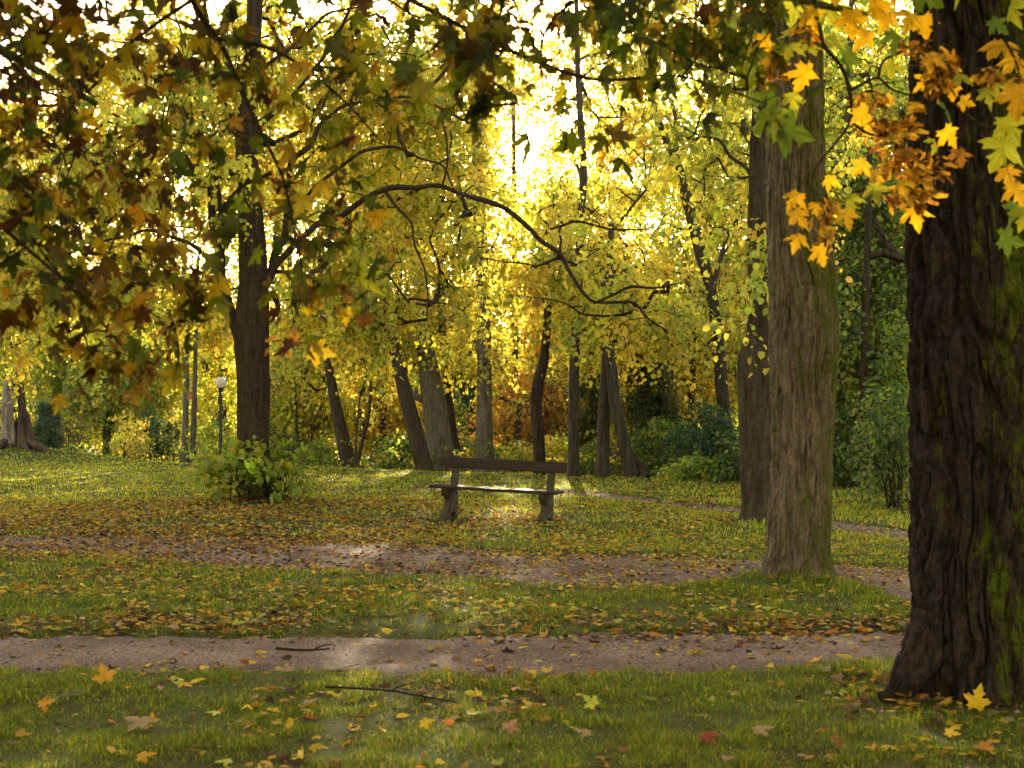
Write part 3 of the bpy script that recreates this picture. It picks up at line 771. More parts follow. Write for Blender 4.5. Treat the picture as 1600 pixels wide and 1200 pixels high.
def twigline(pts, D=DN, r0=0.006, r1=0.0025, mesh=cr):
    p = np.array([P(a, b, D + (c if len(rest) else 0)) for (a, b, *rest) in pts for c in [rest[0] if rest else 0]])
    tube(mesh, p, np.linspace(r0, r1, len(p)), sides=6, sub=5, mi=1)
    return p
T1 = twigline([(1330, -120), (1290, -60), (1272, 0), (1281, 50), (1290, 75), (1315, 105), (1328, 145), (1328, 190), (1300, 230), (1275, 262), (1268, 290)], r0=0.012)
twigline([(1328, 142), (1350, 130), (1372, 122), (1395, 140), (1425, 148), (1440, 138)])
twigline([(1372, 122), (1380, 95), (1410, 80), (1440, 60)])
twigline([(1430, -260), (1450, -120), (1460, 0), (1464, 80), (1470, 145), (1500, 170), (1540, 200), (1590, 190), (1640, 200)], r0=0.013, r1=0.004)
twigline([(1470, 145), (1440, 180), (1415, 215), (1420, 260), (1440, 290)])
twigline([(1328, 190), (1360, 210), (1390, 212), (1412, 225)])
twigline([(1480, -330, 1.4), (1540, -120), (1545, 0), (1556, 40), (1585, 90), (1600, 150)], r0=0.012)
twigline([(1268, 290), (1275, 320), (1285, 350), (1290, 385)], r0=0.003)
def put_leaf(mesh, px, py, D, span_px, roll, col, tmpl=MAPLE, yaw=None, pitch=None, mi=0, r=rng):
    """a leaf hanging with its tip pointing down-ish; roll in degrees turns it in the picture, yaw/pitch turn it away"""
    s = span_px * D / F / 1.1
    c = P(px, py, D)
    a = R(roll); yaw = r.normal(0, 0.5) if yaw is None else yaw; pitch = r.normal(0.25, 0.35) if pitch is None else pitch
    axis = np.array([math.sin(a) * math.cos(pitch), -math.sin(pitch), -math.cos(a) * math.cos(pitch)])
    nor = np.array([math.sin(yaw), -math.cos(yaw), 0.25])
    Rm = frames(axis[None], nor[None])
    if tmpl is MAPLE: tmpl = MAPLES[r.integers(0, 5)]
    v, f = place(tmpl[0], tmpl[1], (c - axis * s * 0.4)[None], Rm, np.array([[s, s, s * r.uniform(0.5, 1.6)]]))
    jt = np.exp(r.normal(0, 0.10, (len(f), 1))) * np.where(np.arange(len(f)) % 2, 0.86, 1.1)[:, None]
    mesh.add(v, f, np.array(col) * jt, mi)
    # stalk
    st = c - axis * s * 0.4
    e = st - axis * s * 0.5 + np.array([0, 0, s * 0.35])
    frusta(mesh, st[None], e[None], np.array([0.0012]), np.array([0.0012]), 3, 1)
GLD = (0.70, 0.42, 0.015); GLO = (0.60, 0.34, 0.02); GYG = (0.34, 0.36, 0.03); GGR = (0.10, 0.16, 0.02); GBR = (0.30, 0.13, 0.02)
gold = [(1255, 120, 58, 0, GLD), (1240, 158, 44, 20, GYG), (1233, 75, 44, -30, GYG), (1268, 75, 40, 10, GYG), (1298, 20, 60, 30, GYG), (1330, 35, 58, 20, GLD), (1200, 90, 60, -50, GLO), (1190, 70, 50, -60, GLD), (1238, 205, 84, 70, GGR), (1195, 150, 60, -60, GGR),
        (1370, 15, 60, 10, GLD), (1385, 30, 50, -20, GLO), (1420, 30, 58, -20, GLD), (1445, 40, 48, 10, GLD), (1450, -5, 60, 50, GGR), (1350, 180, 44, 30, GLD), (1352, 155, 36, 60, GYG), (1330, 90, 56, 80, GGR), (1308, 65, 40, 40, GYG), (1395, 105, 44, 80, GYG),
        (1240, 312, 42, -30, GLD), (1250, 340, 44, 30, GLD), (1246, 375, 42, -25, GLD), (1283, 398, 44, 10, GLD), (1328, 315, 46, -15, GYG), (1325, 340, 40, 20, GLD), (1300, 283, 34, 80, GLD), (1275, 325, 28, 0, GLD), (1345, 262, 40, -60, GLD), (1372, 272, 30, 40, GLO), (1410, 292, 40, 10, GLD),
        (1430, 335, 50, 5, GLD), (1369, 300, 44, 10, GYG), (1485, 213, 46, 35, GLD), (1462, 225, 36, 0, GYG), (1354, 195, 40, 0, GLD), (1445, 130, 38, -60, GLD), (1430, 165, 40, -40, GLD), (1460, 90, 44, 60, GLO), (1490, 140, 46, 0, GLD), (1505, 120, 36, 60, GYG), (1480, 175, 56, 20, GGR), (1510, 160, 30, 70, GLD),
        (1565, 238, 76, -30, GYG), (1570, 75, 76, 70, GLO), (1590, 100, 60, 40, GLD), (1560, 130, 44, 80, GYG), (1545, 150, 40, 10, GYG), (1590, 155, 70, 0, GLO), (1580, 200, 60, 30, GYG), (1580, 15, 56, 0, GYG), (1560, 40, 44, 40, GGR), (1575, 275, 44, 0, GLO), (1590, 300, 50, 20, GLD), (1585, 330, 46, -20, GGR), (1580, 375, 56, 60, GGR),
        (1600, 340, 50, 0, GYG), (1215, 20, 60, -40, GGR), (1240, 15, 56, -10, GYG), (1265, 30, 50, 30, GLD), (1205, 190, 70, 40, GGR), (1350, 60, 44, -30, GLD), (1400, 60, 46, 0, GGR), (1310, -20, 60, 0, GLD), (1390, -20, 60, 0, GLO), (1500, -20, 60, 0, GYG), (1420, 240, 50, 30, GBR), (1500, 245, 40, 10, GBR)]
for (px_, py_, sp, ro, c_) in gold:
    put_leaf(cr, px_, py_, DN + rng.normal(0, 0.18), sp * 0.9, ro + rng.normal(0, 8), np.array(c_) * math.exp(rng.normal(0, 0.12)))
# hanging bunches of winged seeds and shrivelled leaves
SEED = (np.array([(0, 0, 0), (0.22, 0.35, 0.03), (0.14, 0.95, 0), (-0.06, 0.9, 0.02), (-0.12, 0.3, 0)]), np.array([(0, 1, 2), (0, 2, 3), (0, 3, 4)]))
def seedbunch(mesh, px, py, rx, ry, n, D=DN, r=rng, cols=((0.52, 0.28, 0.03), (0.36, 0.17, 0.02), (0.16, 0.07, 0.015), (0.62, 0.40, 0.05))):
    q = nrm(r.normal(0, 1, (n, 3))) * r.random((n, 1)) ** 0.5
    p = P(px + q[:, 0] * rx, py + q[:, 2] * ry, D + q[:, 1] * max(rx, ry) * D / F)
    ax = nrm(np.stack([r.normal(0, 0.7, n), r.normal(0, 0.7, n), -np.abs(r.normal(0.5, 0.4, n))], -1))
    v, f = place(SEED[0], SEED[1], p, frames(ax, r.normal(0, 1, (n, 3))), 0.048 * r.uniform(0.7, 1.3, n))
    mesh.add(v, f, np.repeat(palette(cols, n, r), 3, 0), 0)
    k = min(n, 30)
    c = P(px, py - ry * 0.6, D)
    frusta(mesh, np.broadcast_to(c, (k, 3)), p[:k], np.full(k, 0.0012), np.full(k, 0.0008), 3, 1)
for a_ in ((1290, 335, 26, 50, 85), (1430, 265, 52, 40, 150), (1420, 305, 45, 22, 80), (1470, 95, 36, 26, 90), (1420, 68, 36, 14, 45), (1380, 200, 36, 26, 60), (1400, 240, 30, 30, 60), (1470, 125, 30, 20, 60), (1545, 118, 26, 18, 50), (1258, 48, 20, 12, 30), (1360, 150, 30, 16, 40), (1410, 190, 30, 30, 50), (1200, 110, 24, 18, 30), (1590, 130, 24, 20, 40)):
    seedbunch(cr, *a_)
def shade_canopy(mesh, c, rad, n, r, cols, w, mi=0):  # unseen crown leaves above the view, added to block overhead skylight
    q = nrm(r.normal(0, 1, (n, 3))) * r.random((n, 1)) ** 0.4 * rad
    C = np.array(c) + q
    f_ = C[:, 1]; top = CAMZ + 0.36 * 1.0 * np.maximum(f_, 0)
    C = C[(C[:, 2] > top) & ((f_ > 1.0) | (f_ < 0.5) | True)]
    C = C[C[:, 2] > 2.6]
    sprays(mesh, C, r.normal(0, 1, C.shape), r, 4, 6, 0.55, 0.15, STAR, cols, w, 0.5, None, mi)
    return C
shade_canopy(cr, (3.5, 6.5, 7.5), (5.5, 5.5, 4.0), 420, rng, [GLD, GYG, GGR, GLO], [2, 3, 3, 1])
cr.build('crown', [M_GOLDLEAF, M_TWIG], MR, loc=_mloc)

# ------------------------------------------------------------------ maple outside the frame on the left; its boughs hang over the view
rng = np.random.default_rng(11)
ML = thing('maple_tree', (-4.6, 4.6, 0.0), 'overhanging maple boughs with dark green and brown leaves filling the upper left corner', 'tree')
loc = np.array(ML.location)
tm = Mesh()
tube(tm, [(-4.6, 4.6, -0.2), (-4.6, 4.6, 0.3), (-4.55, 4.6, 1.5), (-4.45, 4.65, 3.0), (-4.3, 4.7, 5.0), (-4.2, 4.7, 8.0)], [0.34, 0.27, 0.24, 0.22, 0.18, 0.10], sides=80, sub=20, wob=0.08, bark=bark_fn(12, 1.8, 0.022, 0.4, 12))
bn = []
for q in ([(-4.45, 4.65, 3.0), (-3.6, 4.7, 3.6), (-2.6, 4.8, 3.7), (-1.6, 4.9, 3.55), (-0.6, 5.0, 3.3), (0.5, 5.1, 3.1), (1.3, 5.2, 2.95)],
          [(-4.4, 4.7, 3.6), (-3.2, 4.3, 3.9), (-2.0, 4.2, 3.9), (-1.2, 4.2, 3.55), (-0.95, 4.25, 3.0)],
          [(-4.3, 4.7, 2.9), (-3.3, 5.2, 3.2), (-2.4, 5.6, 3.1), (-1.7, 5.8, 2.75)]):
    c_, _ = tube(tm, q, np.linspace(0.06, 0.012, len(q)), sides=10, sub=5, wob=0.1)
    bn.append(c_[4:])
DL = 4.6
cr = Mesh()
def tl(pts, D=DL, r0=0.008, r1=0.003):
    p = np.array([P(a, b, D) for a, b in pts])
    c_, _ = tube(cr, p, np.linspace(r0, r1, len(p)), sides=6, sub=5, mi=1)
    bn.append(c_)
tl([(260, -120), (300, 0), (340, 60), (365, 110), (395, 180), (425, 240), (446, 290), (460, 360), (474, 432)], r0=0.011)
tl([(300, 0), (240, 40), (190, 80), (150, 130), (110, 170), (80, 230)])
tl([(425, 270), (380, 290), (345, 325), (318, 350), (300, 390)], r1=0.002)
tl([(-60, 300), (0, 352), (50, 395), (90, 430), (140, 480), (190, 540), (240, 570)])
tl([(340, 60), (420, 75), (480, 110), (540, 160), (590, 215)])
tl([(560, -120), (620, -20), (700, 30), (800, 80), (900, 118), (960, 125), (1050, 118), (1120, 135), (1190, 160)], D=4.8, r0=0.010)
tl([(700, 30), (720, 80), (760, 120), (810, 160)], D=4.8)
tl([(-50, 60), (10, 90), (60, 150), (90, 200)]); tl([(150, -100), (120, 0), (60, 60), (10, 110)])
bn = np.concatenate(bn)
def dens_poly(px, py):
    d = np.zeros_like(px)
    d = np.maximum(d, (px < 560) * (py < 230) * 0.85)
    d = np.maximum(d, (px < 300) * (py < 470) * 0.9)
    d = np.maximum(d, (px < 210) * (py < 470 + (px > 60) * (px - 60) * 0.6) * (px > 0) * 0.7)
    d = np.maximum(d, ((px - 480) / 120) ** 2 + ((py - 340) / 120) ** 2 < 1)
    d = np.maximum(d, (((px - 390) / 110) ** 2 + ((py - 330) / 90) ** 2 < 1) * 0.6)
    d = np.maximum(d, (np.abs(px - 200) < 90) * (np.abs(py - 480) < 70) * 0.8)
    d = np.maximum(d, (px > 480) * (px < 660) * (py < 260 - (px - 480) * 0.3) * 0.5)
    d = np.maximum(d, (px > 650) * (px < 1240) * (py < 75 + (px - 650) * 0.20) * (py > -40 + (px - 650) * 0.02) * 0.85)
    d = np.maximum(d, (py < 0) * 0.5)
    d = np.where((px > 620), d * 1.7, d)
    d = np.where((px > 200) & (px < 470) & (py > 110) & (py < 270), d * 0.45, d)
    d = np.where((px > 330) & (px < 450) & (py > 380), 0, d)
    d = np.where((px > 560) & (px < 680) & (py > 90) & (py < 300), d * 0.4, d)
    return d
N = 5200
cx = rng.uniform(-260, 1240, N); cy = rng.uniform(-170, 590, N); 
k = (rng.random(N) < dens_poly(cx, cy) * 0.09)
cx, cy = cx[k], cy[k]
cD = np.clip(rng.normal(4.75, 0.38, len(cx)), 3.9, 5.9)
Cs = P(cx, cy, cD)
for g_ in [(110, 530), (185, 575), (265, 540), (455, 515), (520, 440), (560, 470), (470, 470), (230, 570), (300, 430), (960, 205), (870, 180), (735, 140), (770, 165), (90, 540)]:
    Cs = np.concatenate([Cs, P(g_[0], g_[1], 4.6)[None]])
arr, par, w, ends, b0 = grow(bn, Cs, 0.12, rng, 0.08, 0.02)
rr = 0.0018 * w ** 0.45; seg = np.arange(b0, len(arr)); pr = par[seg]
frusta(cr, arr[pr], arr[seg], np.minimum(np.where(pr >= b0, rr[pr], rr[seg]), rr[seg] * 1.4), rr[seg], 5, 1)
tm.build('trunk', M_BARK3, ML, smooth=True, loc=loc)
E = arr[ends]; nE = len(E)
NG = (0.045, 0.058, 0.005); NG2 = (0.11, 0.12, 0.008); NB = (0.09, 0.058, 0.008); NO = (0.26, 0.15, 0.010); NY = (0.30, 0.22, 0.010); ND = (0.05, 0.022, 0.008)
nl = 6
pos = np.repeat(E, nl, 0) + rng.normal(0, 0.06, (nE * nl, 3)); n_ = len(pos)
axis = nrm(np.stack([rng.normal(0.1, 0.8, n_), rng.normal(0, 0.6, n_), rng.normal(-0.75, 0.35, n_)], -1))
nor = nrm(np.stack([rng.normal(0, 0.8, n_), rng.normal(-0.3, 0.6, n_), rng.normal(0.8, 0.5, n_)], -1))
s = rng.uniform(0.045, 0.10, n_)
# browner near the left and top edges of the crown, greener towards the twig ends over the path
warmth = np.clip(0.48 + (-(pos[:, 0]) - 0.6) * 0.32, 0.22, 0.72)
ca = palette([NG, NG2], n_, rng, [3, 3]); cb = palette([NB, NO, NY, ND], n_, rng, [2.4, 1.5, 2.2, 1.8])
col = np.where((rng.random(n_) < warmth)[:, None], cb, ca)
vi = rng.integers(0, 5, n_)
vein = np.where(np.arange(len(MAPLE[1])) % 2, 0.84, 1.12)[None, :, None]
for q_ in range(5):
    k_ = vi == q_; m_ = k_.sum()
    v, f = place(MAPLES[q_][0], MAPLES[q_][1], pos[k_], frames(axis, nor)[k_], np.stack([s[k_] * rng.uniform(0.65, 1.05, m_), s[k_], s[k_] * rng.uniform(0.5, 1.8, m_)], -1))
    cr.add(v, f, (col[k_][:, None] * vein * np.exp(rng.normal(0, 0.10, (m_, len(MAPLE[1]), 1)))).reshape(-1, 3), 0)
ku = rng.random(n_) < 0.9
frusta(cr, pos[ku], pos[ku] - axis[ku] * 0.03 + rng.normal(0, 0.015, (ku.sum(), 3)) + [0, 0, 0.03], np.full(ku.sum(), 0.0011), np.full(ku.sum(), 0.0011), 3, 1)
for i in rng.choice(nE, nE // 5, replace=False):
    e = E[i]; n2 = 22
    q = rng.normal(0, 0.035, (n2, 3)); ax = nrm(rng.normal(0, 1, (n2, 3)) - [0, 0, 0.8])
    v, f = place(SEED[0], SEED[1], e + q - [0, 0, 0.03], frames(ax, rng.normal(0, 1, (n2, 3))), 0.045 * rng.uniform(0.7, 1.2, n2))
    cr.add(v, f, np.repeat(palette([(0.16, 0.07, 0.015), (0.08, 0.03, 0.01), (0.24, 0.12, 0.02)], n2, rng), 3, 0), 0)
shade_canopy(cr, (-3.5, 3.5, 7.0), (5.5, 6.0, 4.2), 520, rng, [NG2, GGR, NO, NY], [3, 3, 1, 1])
cr.build('crown', [M_NEARLEAF, M_TWIG], ML, loc=loc)

# ------------------------------------------------------------------ trees along the lawn's far edge and beyond
EDGE = 'trees along the far edge of the lawn'
BY = 'trees behind the lawn edge'
def bt(label, D, trunk, blobs, cols, colw, seed, limbs=(), size=0.105, M=7, K=8, L=0.7, droop=0.35, bark=None, group=EDGE, cat='tree', name='tree', **kw):
    kw.setdefault('tmpl', KITE); kw.setdefault('thick', 1.35); kw.setdefault('twig', 0.006); kw.setdefault('tipr', 0.008); kw.setdefault('flare', 0.15)
    blobs = [(b_[0], b_[1], b_[2] + 1.6, *b_[3:]) for b_ in blobs]
    return tree(label, cat, D, trunk, limbs, blobs, cols, colw, M=M, K=K, L=L, size=size, droop=droop, bark=bark, seed=seed, name=name, group=group, step=0.6, **kw)
HOLE = [(1080, 330, 34, 150, 0.55), (908, 230, 28, 90, 0.55), (808, 280, 52, 140, 0.6), (812, 230, 34, 75, 0.85), (1010, 330, 35, 100, 0.6), (700, 380, 35, 60, 0.4)]
bt('short leaning stub trunk with saplings beside it, left of the leaning pair', 36, [(548, 737, 26), (537, 690, 23), (520, 610, 15), (508, 520, 11), (500, 400, 8)],
   [(500, 500, 36, 80, 120, 2.5, 90), (480, 330, 37, 110, 120, 3, 60)], [YG, GR, Yw], [4, 3, 3], 20, holes=HOLE)
bt('slender sapling with two thin stems growing against the leaning stub', 35.2, [(556, 737, 7), (566, 690, 6), (577, 640, 5), (580, 570, 4), (578, 500, 3)],
   [(580, 570, 35.2, 45, 70, 1, 30)], [YG, Yw], [3, 2], 21, limbs=[[(556, 730, 5), (560, 650, 4), (565, 610, 3)]], cat='sapling', name='sapling', size=0.10, L=0.5)
bt('leaning dark trunk with mossy right side, leftmost of the clump behind the bench', 34, [(665, 738, 30), (655, 700, 26), (642, 650, 25), (622, 570, 20), (604, 480, 16), (590, 380, 12), (580, 250, 8)],
   [(590, 330, 34, 90, 150, 2.5, 80), (620, 520, 33.5, 60, 60, 1.5, 26)], [Yw, YG, GO], [5, 4, 1], 22, limbs=[[(612, 520, 10), (622, 470, 9), (625, 400, 7)]], holes=HOLE)
bt('stout grey trunk with a low side branch behind the left end of the bench', 35, [(692, 738, 44), (686, 690, 39), (680, 640, 38), (671, 585, 32), (660, 500, 20), (650, 400, 15), (640, 280, 12), (632, 150, 9)],
   [(650, 250, 35, 110, 180, 3, 90), (660, 500, 34.5, 80, 60, 2, 36)], [Yw, YG, GR], [5, 4, 1], 23, limbs=[[(674, 640, 16), (655, 618, 13), (640, 600, 10), (628, 560, 8)]], bark=M_PALEBARK, holes=HOLE)
bt('narrow brown trunk tucked close on the right side of the stout grey one', 36.4, [(714, 736, 20), (708, 690, 18), (700, 630, 16), (696, 580, 14), (690, 470, 11), (684, 300, 8)],
   [(700, 420, 37, 90, 120, 2, 50)], [YG, Yw], [1, 1], 24, holes=HOLE)
bt('tall straight pale trunk with a spreading foot behind the bench', 34.2, [(757, 742, 44), (757, 715, 32), (757, 670, 26), (757, 600, 23), (756, 500, 22), (752, 400, 22), (749, 300, 20), (747, 200, 17), (745, 80, 14), (745, -80, 10)],
   [(752, 330, 34.2, 22, 210, 0.5, 26), (690, 100, 35, 110, 130, 3, 50), (745, 560, 33.6, 60, 50, 1.5, 26)], [Yw, YG], [2, 3], 25, limbs=[[(747, 735, 14), (750, 690, 10), (752, 620, 8)]], bark=M_PALEBARK, holes=[(830, 200, 60, 150, 0.9)])
bt('bent dark mossy trunk standing behind the right half of the bench', 32, [(843, 746, 22), (842, 690, 19), (838, 640, 18), (841, 600, 19), (850, 560, 15), (856, 490, 12), (858, 400, 9)],
   [(850, 440, 32.5, 90, 60, 2, 36), (870, 330, 33, 60, 60, 2, 18)], [Yw, YG, GO], [5, 3, 1], 26, bark=M_BARKDARK, holes=HOLE)
bt('straight slim greenish trunk just right of the bench backrest', 31, [(897, 749, 24), (896, 715, 18), (896, 650, 17), (898, 560, 16), (903, 450, 14), (907, 350, 12), (912, 270, 12), (908, 200, 11), (903, 120, 9), (900, -40, 6)],
   [(900, 330, 31.5, 80, 130, 2, 60), (930, 120, 32, 110, 120, 2.5, 50), (920, 500, 31, 70, 70, 2, 36)], [YG, Yw, GR], [4, 5, 1], 27, limbs=[[(910, 290, 7), (896, 250, 6), (890, 200, 5)]], holes=HOLE)
bt('upright brown trunk crossed by a leaning one, right of the slim greenish trunk', 30.5, [(941, 752, 26), (942, 700, 21), (944, 630, 18), (948, 560, 15), (950, 480, 12), (955, 350, 9)],
   [(970, 420, 31, 80, 80, 2, 40), (1010, 230, 32, 60, 110, 2, 30)], [Yw, YG, GO], [5, 4, 1], 28, bark=M_BARK, holes=HOLE)
bt('leaning trunk crossing in front of its upright neighbour, with mossy right side', 30.2, [(990, 752, 26), (981, 720, 21), (970, 670, 20), (961, 630, 19), (956, 580, 18), (948, 520, 14), (942, 420, 10)],
   [(940, 500, 30, 70, 60, 1.5, 30), (990, 500, 31, 70, 70, 2, 30)], [Yw, YG, GO], [5, 4, 2], 29, bark=M_BARK, holes=HOLE)
bt('tall crooked forking trunk rising out of the blue green bush', 33, [(1136, 750, 26), (1131, 650, 22), (1124, 560, 20), (1114, 470, 18), (1096, 400, 18), (1078, 330, 18), (1058, 260, 17), (1040, 215, 13), (1020, 165, 11), (1000, 60, 7)],
   [(1100, 470, 33, 90, 90, 2.5, 50), (1020, 80, 34, 130, 130, 3, 60), (1120, 330, 34, 60, 110, 2, 36)], [YG, Yw, GR], [4, 4, 2], 30, limbs=[[(1076, 325, 12), (1064, 270, 10), (1052, 220, 9), (1048, 150, 7)], [(1115, 470, 10), (1125, 400, 8), (1150, 340, 6)]], holes=[(1000, 300, 40, 100, 0.7), (1080, 380, 25, 60, 0.5)])
bt('yellow maple with low spreading branches right of the crossed trunks', 36, [(1075, 745, 14), (1078, 680, 12), (1082, 600, 9), (1085, 520, 7)],
   [(1075, 560, 36, 85, 95, 2.5, 110), (1040, 640, 35, 50, 40, 1.5, 26)], [Yw, GO, YG], [5, 3, 3], 31, group=BY)
bt('slim pale trunk carrying the small nest box, left of the lamp', 42, [(289, 726, 13), (289, 680, 10), (291, 600, 10), (289, 500, 8), (286, 380, 6)],
   [(285, 470, 42, 90, 80, 2.5, 50)], [YG, GR, GO], [4, 2, 2], 32, bark=M_PALEBARK)
bt('slimmest pale trunk, standing between the nest box trunk and the lamp', 42.2, [(300, 727, 11), (302, 680, 9), (304, 620, 8), (306, 520, 6), (310, 400, 5)],
   [(330, 490, 42.5, 60, 50, 2, 40)], [Yw, GO, GR], [3, 3, 2], 33, bark=M_PALEBARK)
bt('bushy lime with low sweeping branches right of the broken stump', 48, [(168, 730, 16), (167, 690, 13), (165, 640, 10), (160, 560, 7)],
   [(165, 600, 48, 100, 85, 3, 170), (80, 560, 49, 60, 60, 2.5, 50), (230, 560, 48, 60, 80, 2, 60)], [YG, GR, Yw], [5, 3, 2], 34, group=BY, size=0.13)
bt('thin sapling cluster with yellow green leaves right of the sprouting lime', 39, [(465, 740, 6), (464, 690, 5), (462, 620, 4), (460, 540, 3)],
   [(455, 600, 39, 65, 110, 2, 110), (510, 640, 39, 35, 60, 1.5, 26)], [YG, GR, Yw, OR], [5, 3, 3, 0.4], 35, limbs=[[(478, 740, 4), (485, 680, 3), (500, 630, 3)]], group=BY, cat='sapling', name='sapling')
bt('bright yellow maple glowing behind the leaning stub', 43, [(600, 750, 12), (598, 700, 10), (600, 640, 8)],
   [(600, 650, 43, 62, 62, 2.2, 120), (560, 620, 43, 30, 40, 1.5, 26)], [(0.62, 0.45, 0.03), GO, Yw], [5, 2, 2], 36, group=BY)
bt('orange maple between the pale straight trunk and the bent dark one', 45, [(810, 760, 12), (808, 700, 10), (812, 630, 8)],
   [(800, 650, 45, 60, 80, 2.5, 110), (870, 620, 45, 50, 80, 2, 70)], [OR, GO, Yw, GR], [5, 3, 2, 1], 37, limbs=[[(812, 700, 4), (835, 680, 3.5), (860, 672, 3)]], group=BY)
bt('gold and green maple behind the slim greenish trunk', 46, [(915, 765, 12), (918, 700, 10), (925, 600, 8)],
   [(920, 620, 46, 60, 110, 2.5, 110)], [GO, OR, YG, GR], [3, 2, 3, 3], 38, group=BY)
bt('tall green tree with feathery foliage between the two big trunks', 27, [(1340, 780, 16), (1345, 700, 13), (1350, 560, 12), (1355, 400, 10), (1360, 200, 8)],
   [(1350, 560, 27, 95, 170, 2.5, 190), (1380, 380, 28, 90, 120, 2.5, 90), (1330, 300, 28, 70, 90, 2, 50)], [GR, DG, YG], [5, 3, 1.5], 39, group=BY, size=0.10, tmpl=KITE, bark=M_BARKDARK)
bt('yellow green tree high behind the golden twigs, between the two big trunks', 31, [(1310, 770, 18), (1315, 600, 15), (1320, 400, 12), (1325, 200, 10), (1330, 0, 8)],
   [(1340, 140, 31, 120, 170, 3, 150), (1500, 300, 31, 160, 250, 3, 60)], [YG, GR, Yw], [5, 4, 1], 40, group=BY)
bt('broad green tree crown behind the ridged trunk at the right', 38, [(1230, 770, 22), (1225, 600, 18), (1220, 400, 14), (1215, 200, 10)],
   [(1210, 350, 38, 110, 260, 3, 120), (1160, 560, 37, 60, 90, 2, 40), (1150, 180, 38, 100, 120, 3, 60)], [YG, GR, Yw], [4, 4, 2], 41, group=BY)

# back rows filling the view between the trunks: each one its own tree
rng = np.random.default_rng(31)
rows = [(-60, 60, 330, 620, 'grey green', 'tree beyond the left frame edge behind the broken stump'), (60, 62, 380, 600, 'yg', 'hazy yellow green tree directly above the broken stump'), (200, 58, 350, 600, 'y', 'yellow tree behind the bushy lime'),
        (345, 60, 360, 640, 'yg', 'yellow green tree behind the globe lamp'), (450, 56, 330, 620, 'y', 'tall yellow tree right of the lime trunk'), (560, 58, 300, 600, 'yg', 'tall yellow green tree behind the leaning stub'),
        (800, 57, 70, 430, 'y', 'tall pale yellow tree standing in the bright gap above the bench'), (660, 60, 330, 600, 'g', 'green tree filling the gap behind the stout grey trunk'), (740, 64, 480, 640, 'b', 'blue green conifer behind the pale straight trunk'), (880, 60, 440, 640, 'o', 'russet tree behind the bent dark trunk'),
        (960, 58, 380, 600, 'y', 'pale yellow tree behind the crossed trunks'), (1070, 55, 350, 620, 'yg', 'yellow green tree behind the crooked forking trunk'), (1170, 52, 360, 640, 'g', 'green tree behind the burr trunk'), (1290, 48, 240, 600, 'g', 'deep green tree just right of the ridged trunk'), (1400, 46, 220, 600, 'g', 'deep green tree against the left edge of the mossy trunk'), (1560, 46, 240, 600, 'g', 'green tree hidden mostly by the mossy trunk')]
CP = {'grey green': ([OL, GR, YG], [3, 3, 1]), 'yg': ([YG, GR, Yw], [5, 4, 2]), 'y': ([Yw, GO, YG, GR], [4, 0.8, 4, 2]), 'g': ([GR, DG, YG], [4, 2, 2]), 'b': ([BG, DG], [3, 1]), 'o': ([OR, GO, YG, GR], [3, 3, 2, 1])}
for i, (x_, D_, yt, yb, ck, lab) in enumerate(rows):
    cc, cw = CP[ck]
    h_ = (yb - yt) / 2
    wd = 75 if ck != 'b' else 40; yb2 = yb
    tree(lab, 'tree', D_, [(x_, 790, 20), (x_ + 2, 650, 15), (x_ + 4, 500, 11), (x_ + 2, yt + 20, 6)], (), [(x_, (yt + yb) / 2, D_, wd, h_, 4, 240), (x_ - 10, yt - 60, D_ + 2, wd * 1.15, 170, 4, 70 if 700 < x_ < 900 else 170), (x_, yb + 40, D_, wd * 0.9, 70, 3, 60)], cc, cw, M=6, K=7, L=0.9, size=0.17, droop=0.35, seed=60 + i, group=BY, sides=8, step=1.0, holes=[(500, 420, 240, 75, 0.6), (812, 280, 50, 130, 0.6), (812, 230, 34, 75, 0.9)], tipr=0.012, name='conifer_tree' if ck == 'b' else 'tree')

# dark conifer right of the crossed trunks
def conifer(label, px, D, ybase, ytop, wpx, cols, seed, n=150, group=None, L=0.45):
    rng = np.random.default_rng(seed)
    b = P(px, ybase, D); t = P(px, ytop, D)
    loc = np.array([b[0], b[1], float(H(b[0], b[1]))])
    root = thing('conifer_tree', loc, label, 'conifer', group)
    tm = Mesh(); tube(tm, [loc - [0, 0, 0.1], (loc + t) / 2, t], [0.16, 0.09, 0.02], sides=8, sub=4)
    Hh = t[2] - loc[2]; wid = wpx * D / F
    cr = Mesh(); A = []; Bp = []
    zf = rng.random(n) ** 0.9; ang = rng.uniform(0, 2 * np.pi, n)
    r_ = wid * (1 - zf) ** 0.8 * rng.uniform(0.55, 1.05, n) + 0.15
    a = loc + np.stack([0 * zf, 0 * zf, zf * Hh * 0.97 + 0.15], -1)
    e = a + np.stack([np.cos(ang) * r_, np.sin(ang) * r_, -0.18 * r_], -1)
    frusta(tm, a, e, 0.02 + 0.015 * (1 - zf), np.full(n, 0.006), 4)
    k = 7
    tt = rng.uniform(0.25, 1, (n, k))
    C = (a[:, None] + (e - a)[:, None] * tt[..., None]).reshape(-1, 3)
    d = np.repeat(nrm(e - a), k, 0)
    tm.build('trunk', M_BARKDARK, root, smooth=True, loc=loc)
    sprays(cr, C, d, rng, 3, 9, L, 0.10, (KITE[0] * [0.45, 1, 1], KITE[1]), cols, None, 0.4, None, spread=0.6)
    cr.build('crown', [M_LEAF, M_TWIG], root, loc=loc)
conifer('dark green conifer with sagging sprays right of the crossed trunks', 1015, 34, 755, 500, 62, [DG, (0.05, 0.07, 0.02), OL], 201, 170)
conifer('dark conifer between the slim greenish trunk and the crossed trunks', 925, 38, 757, 560, 34, [DG, OL], 202, 100)
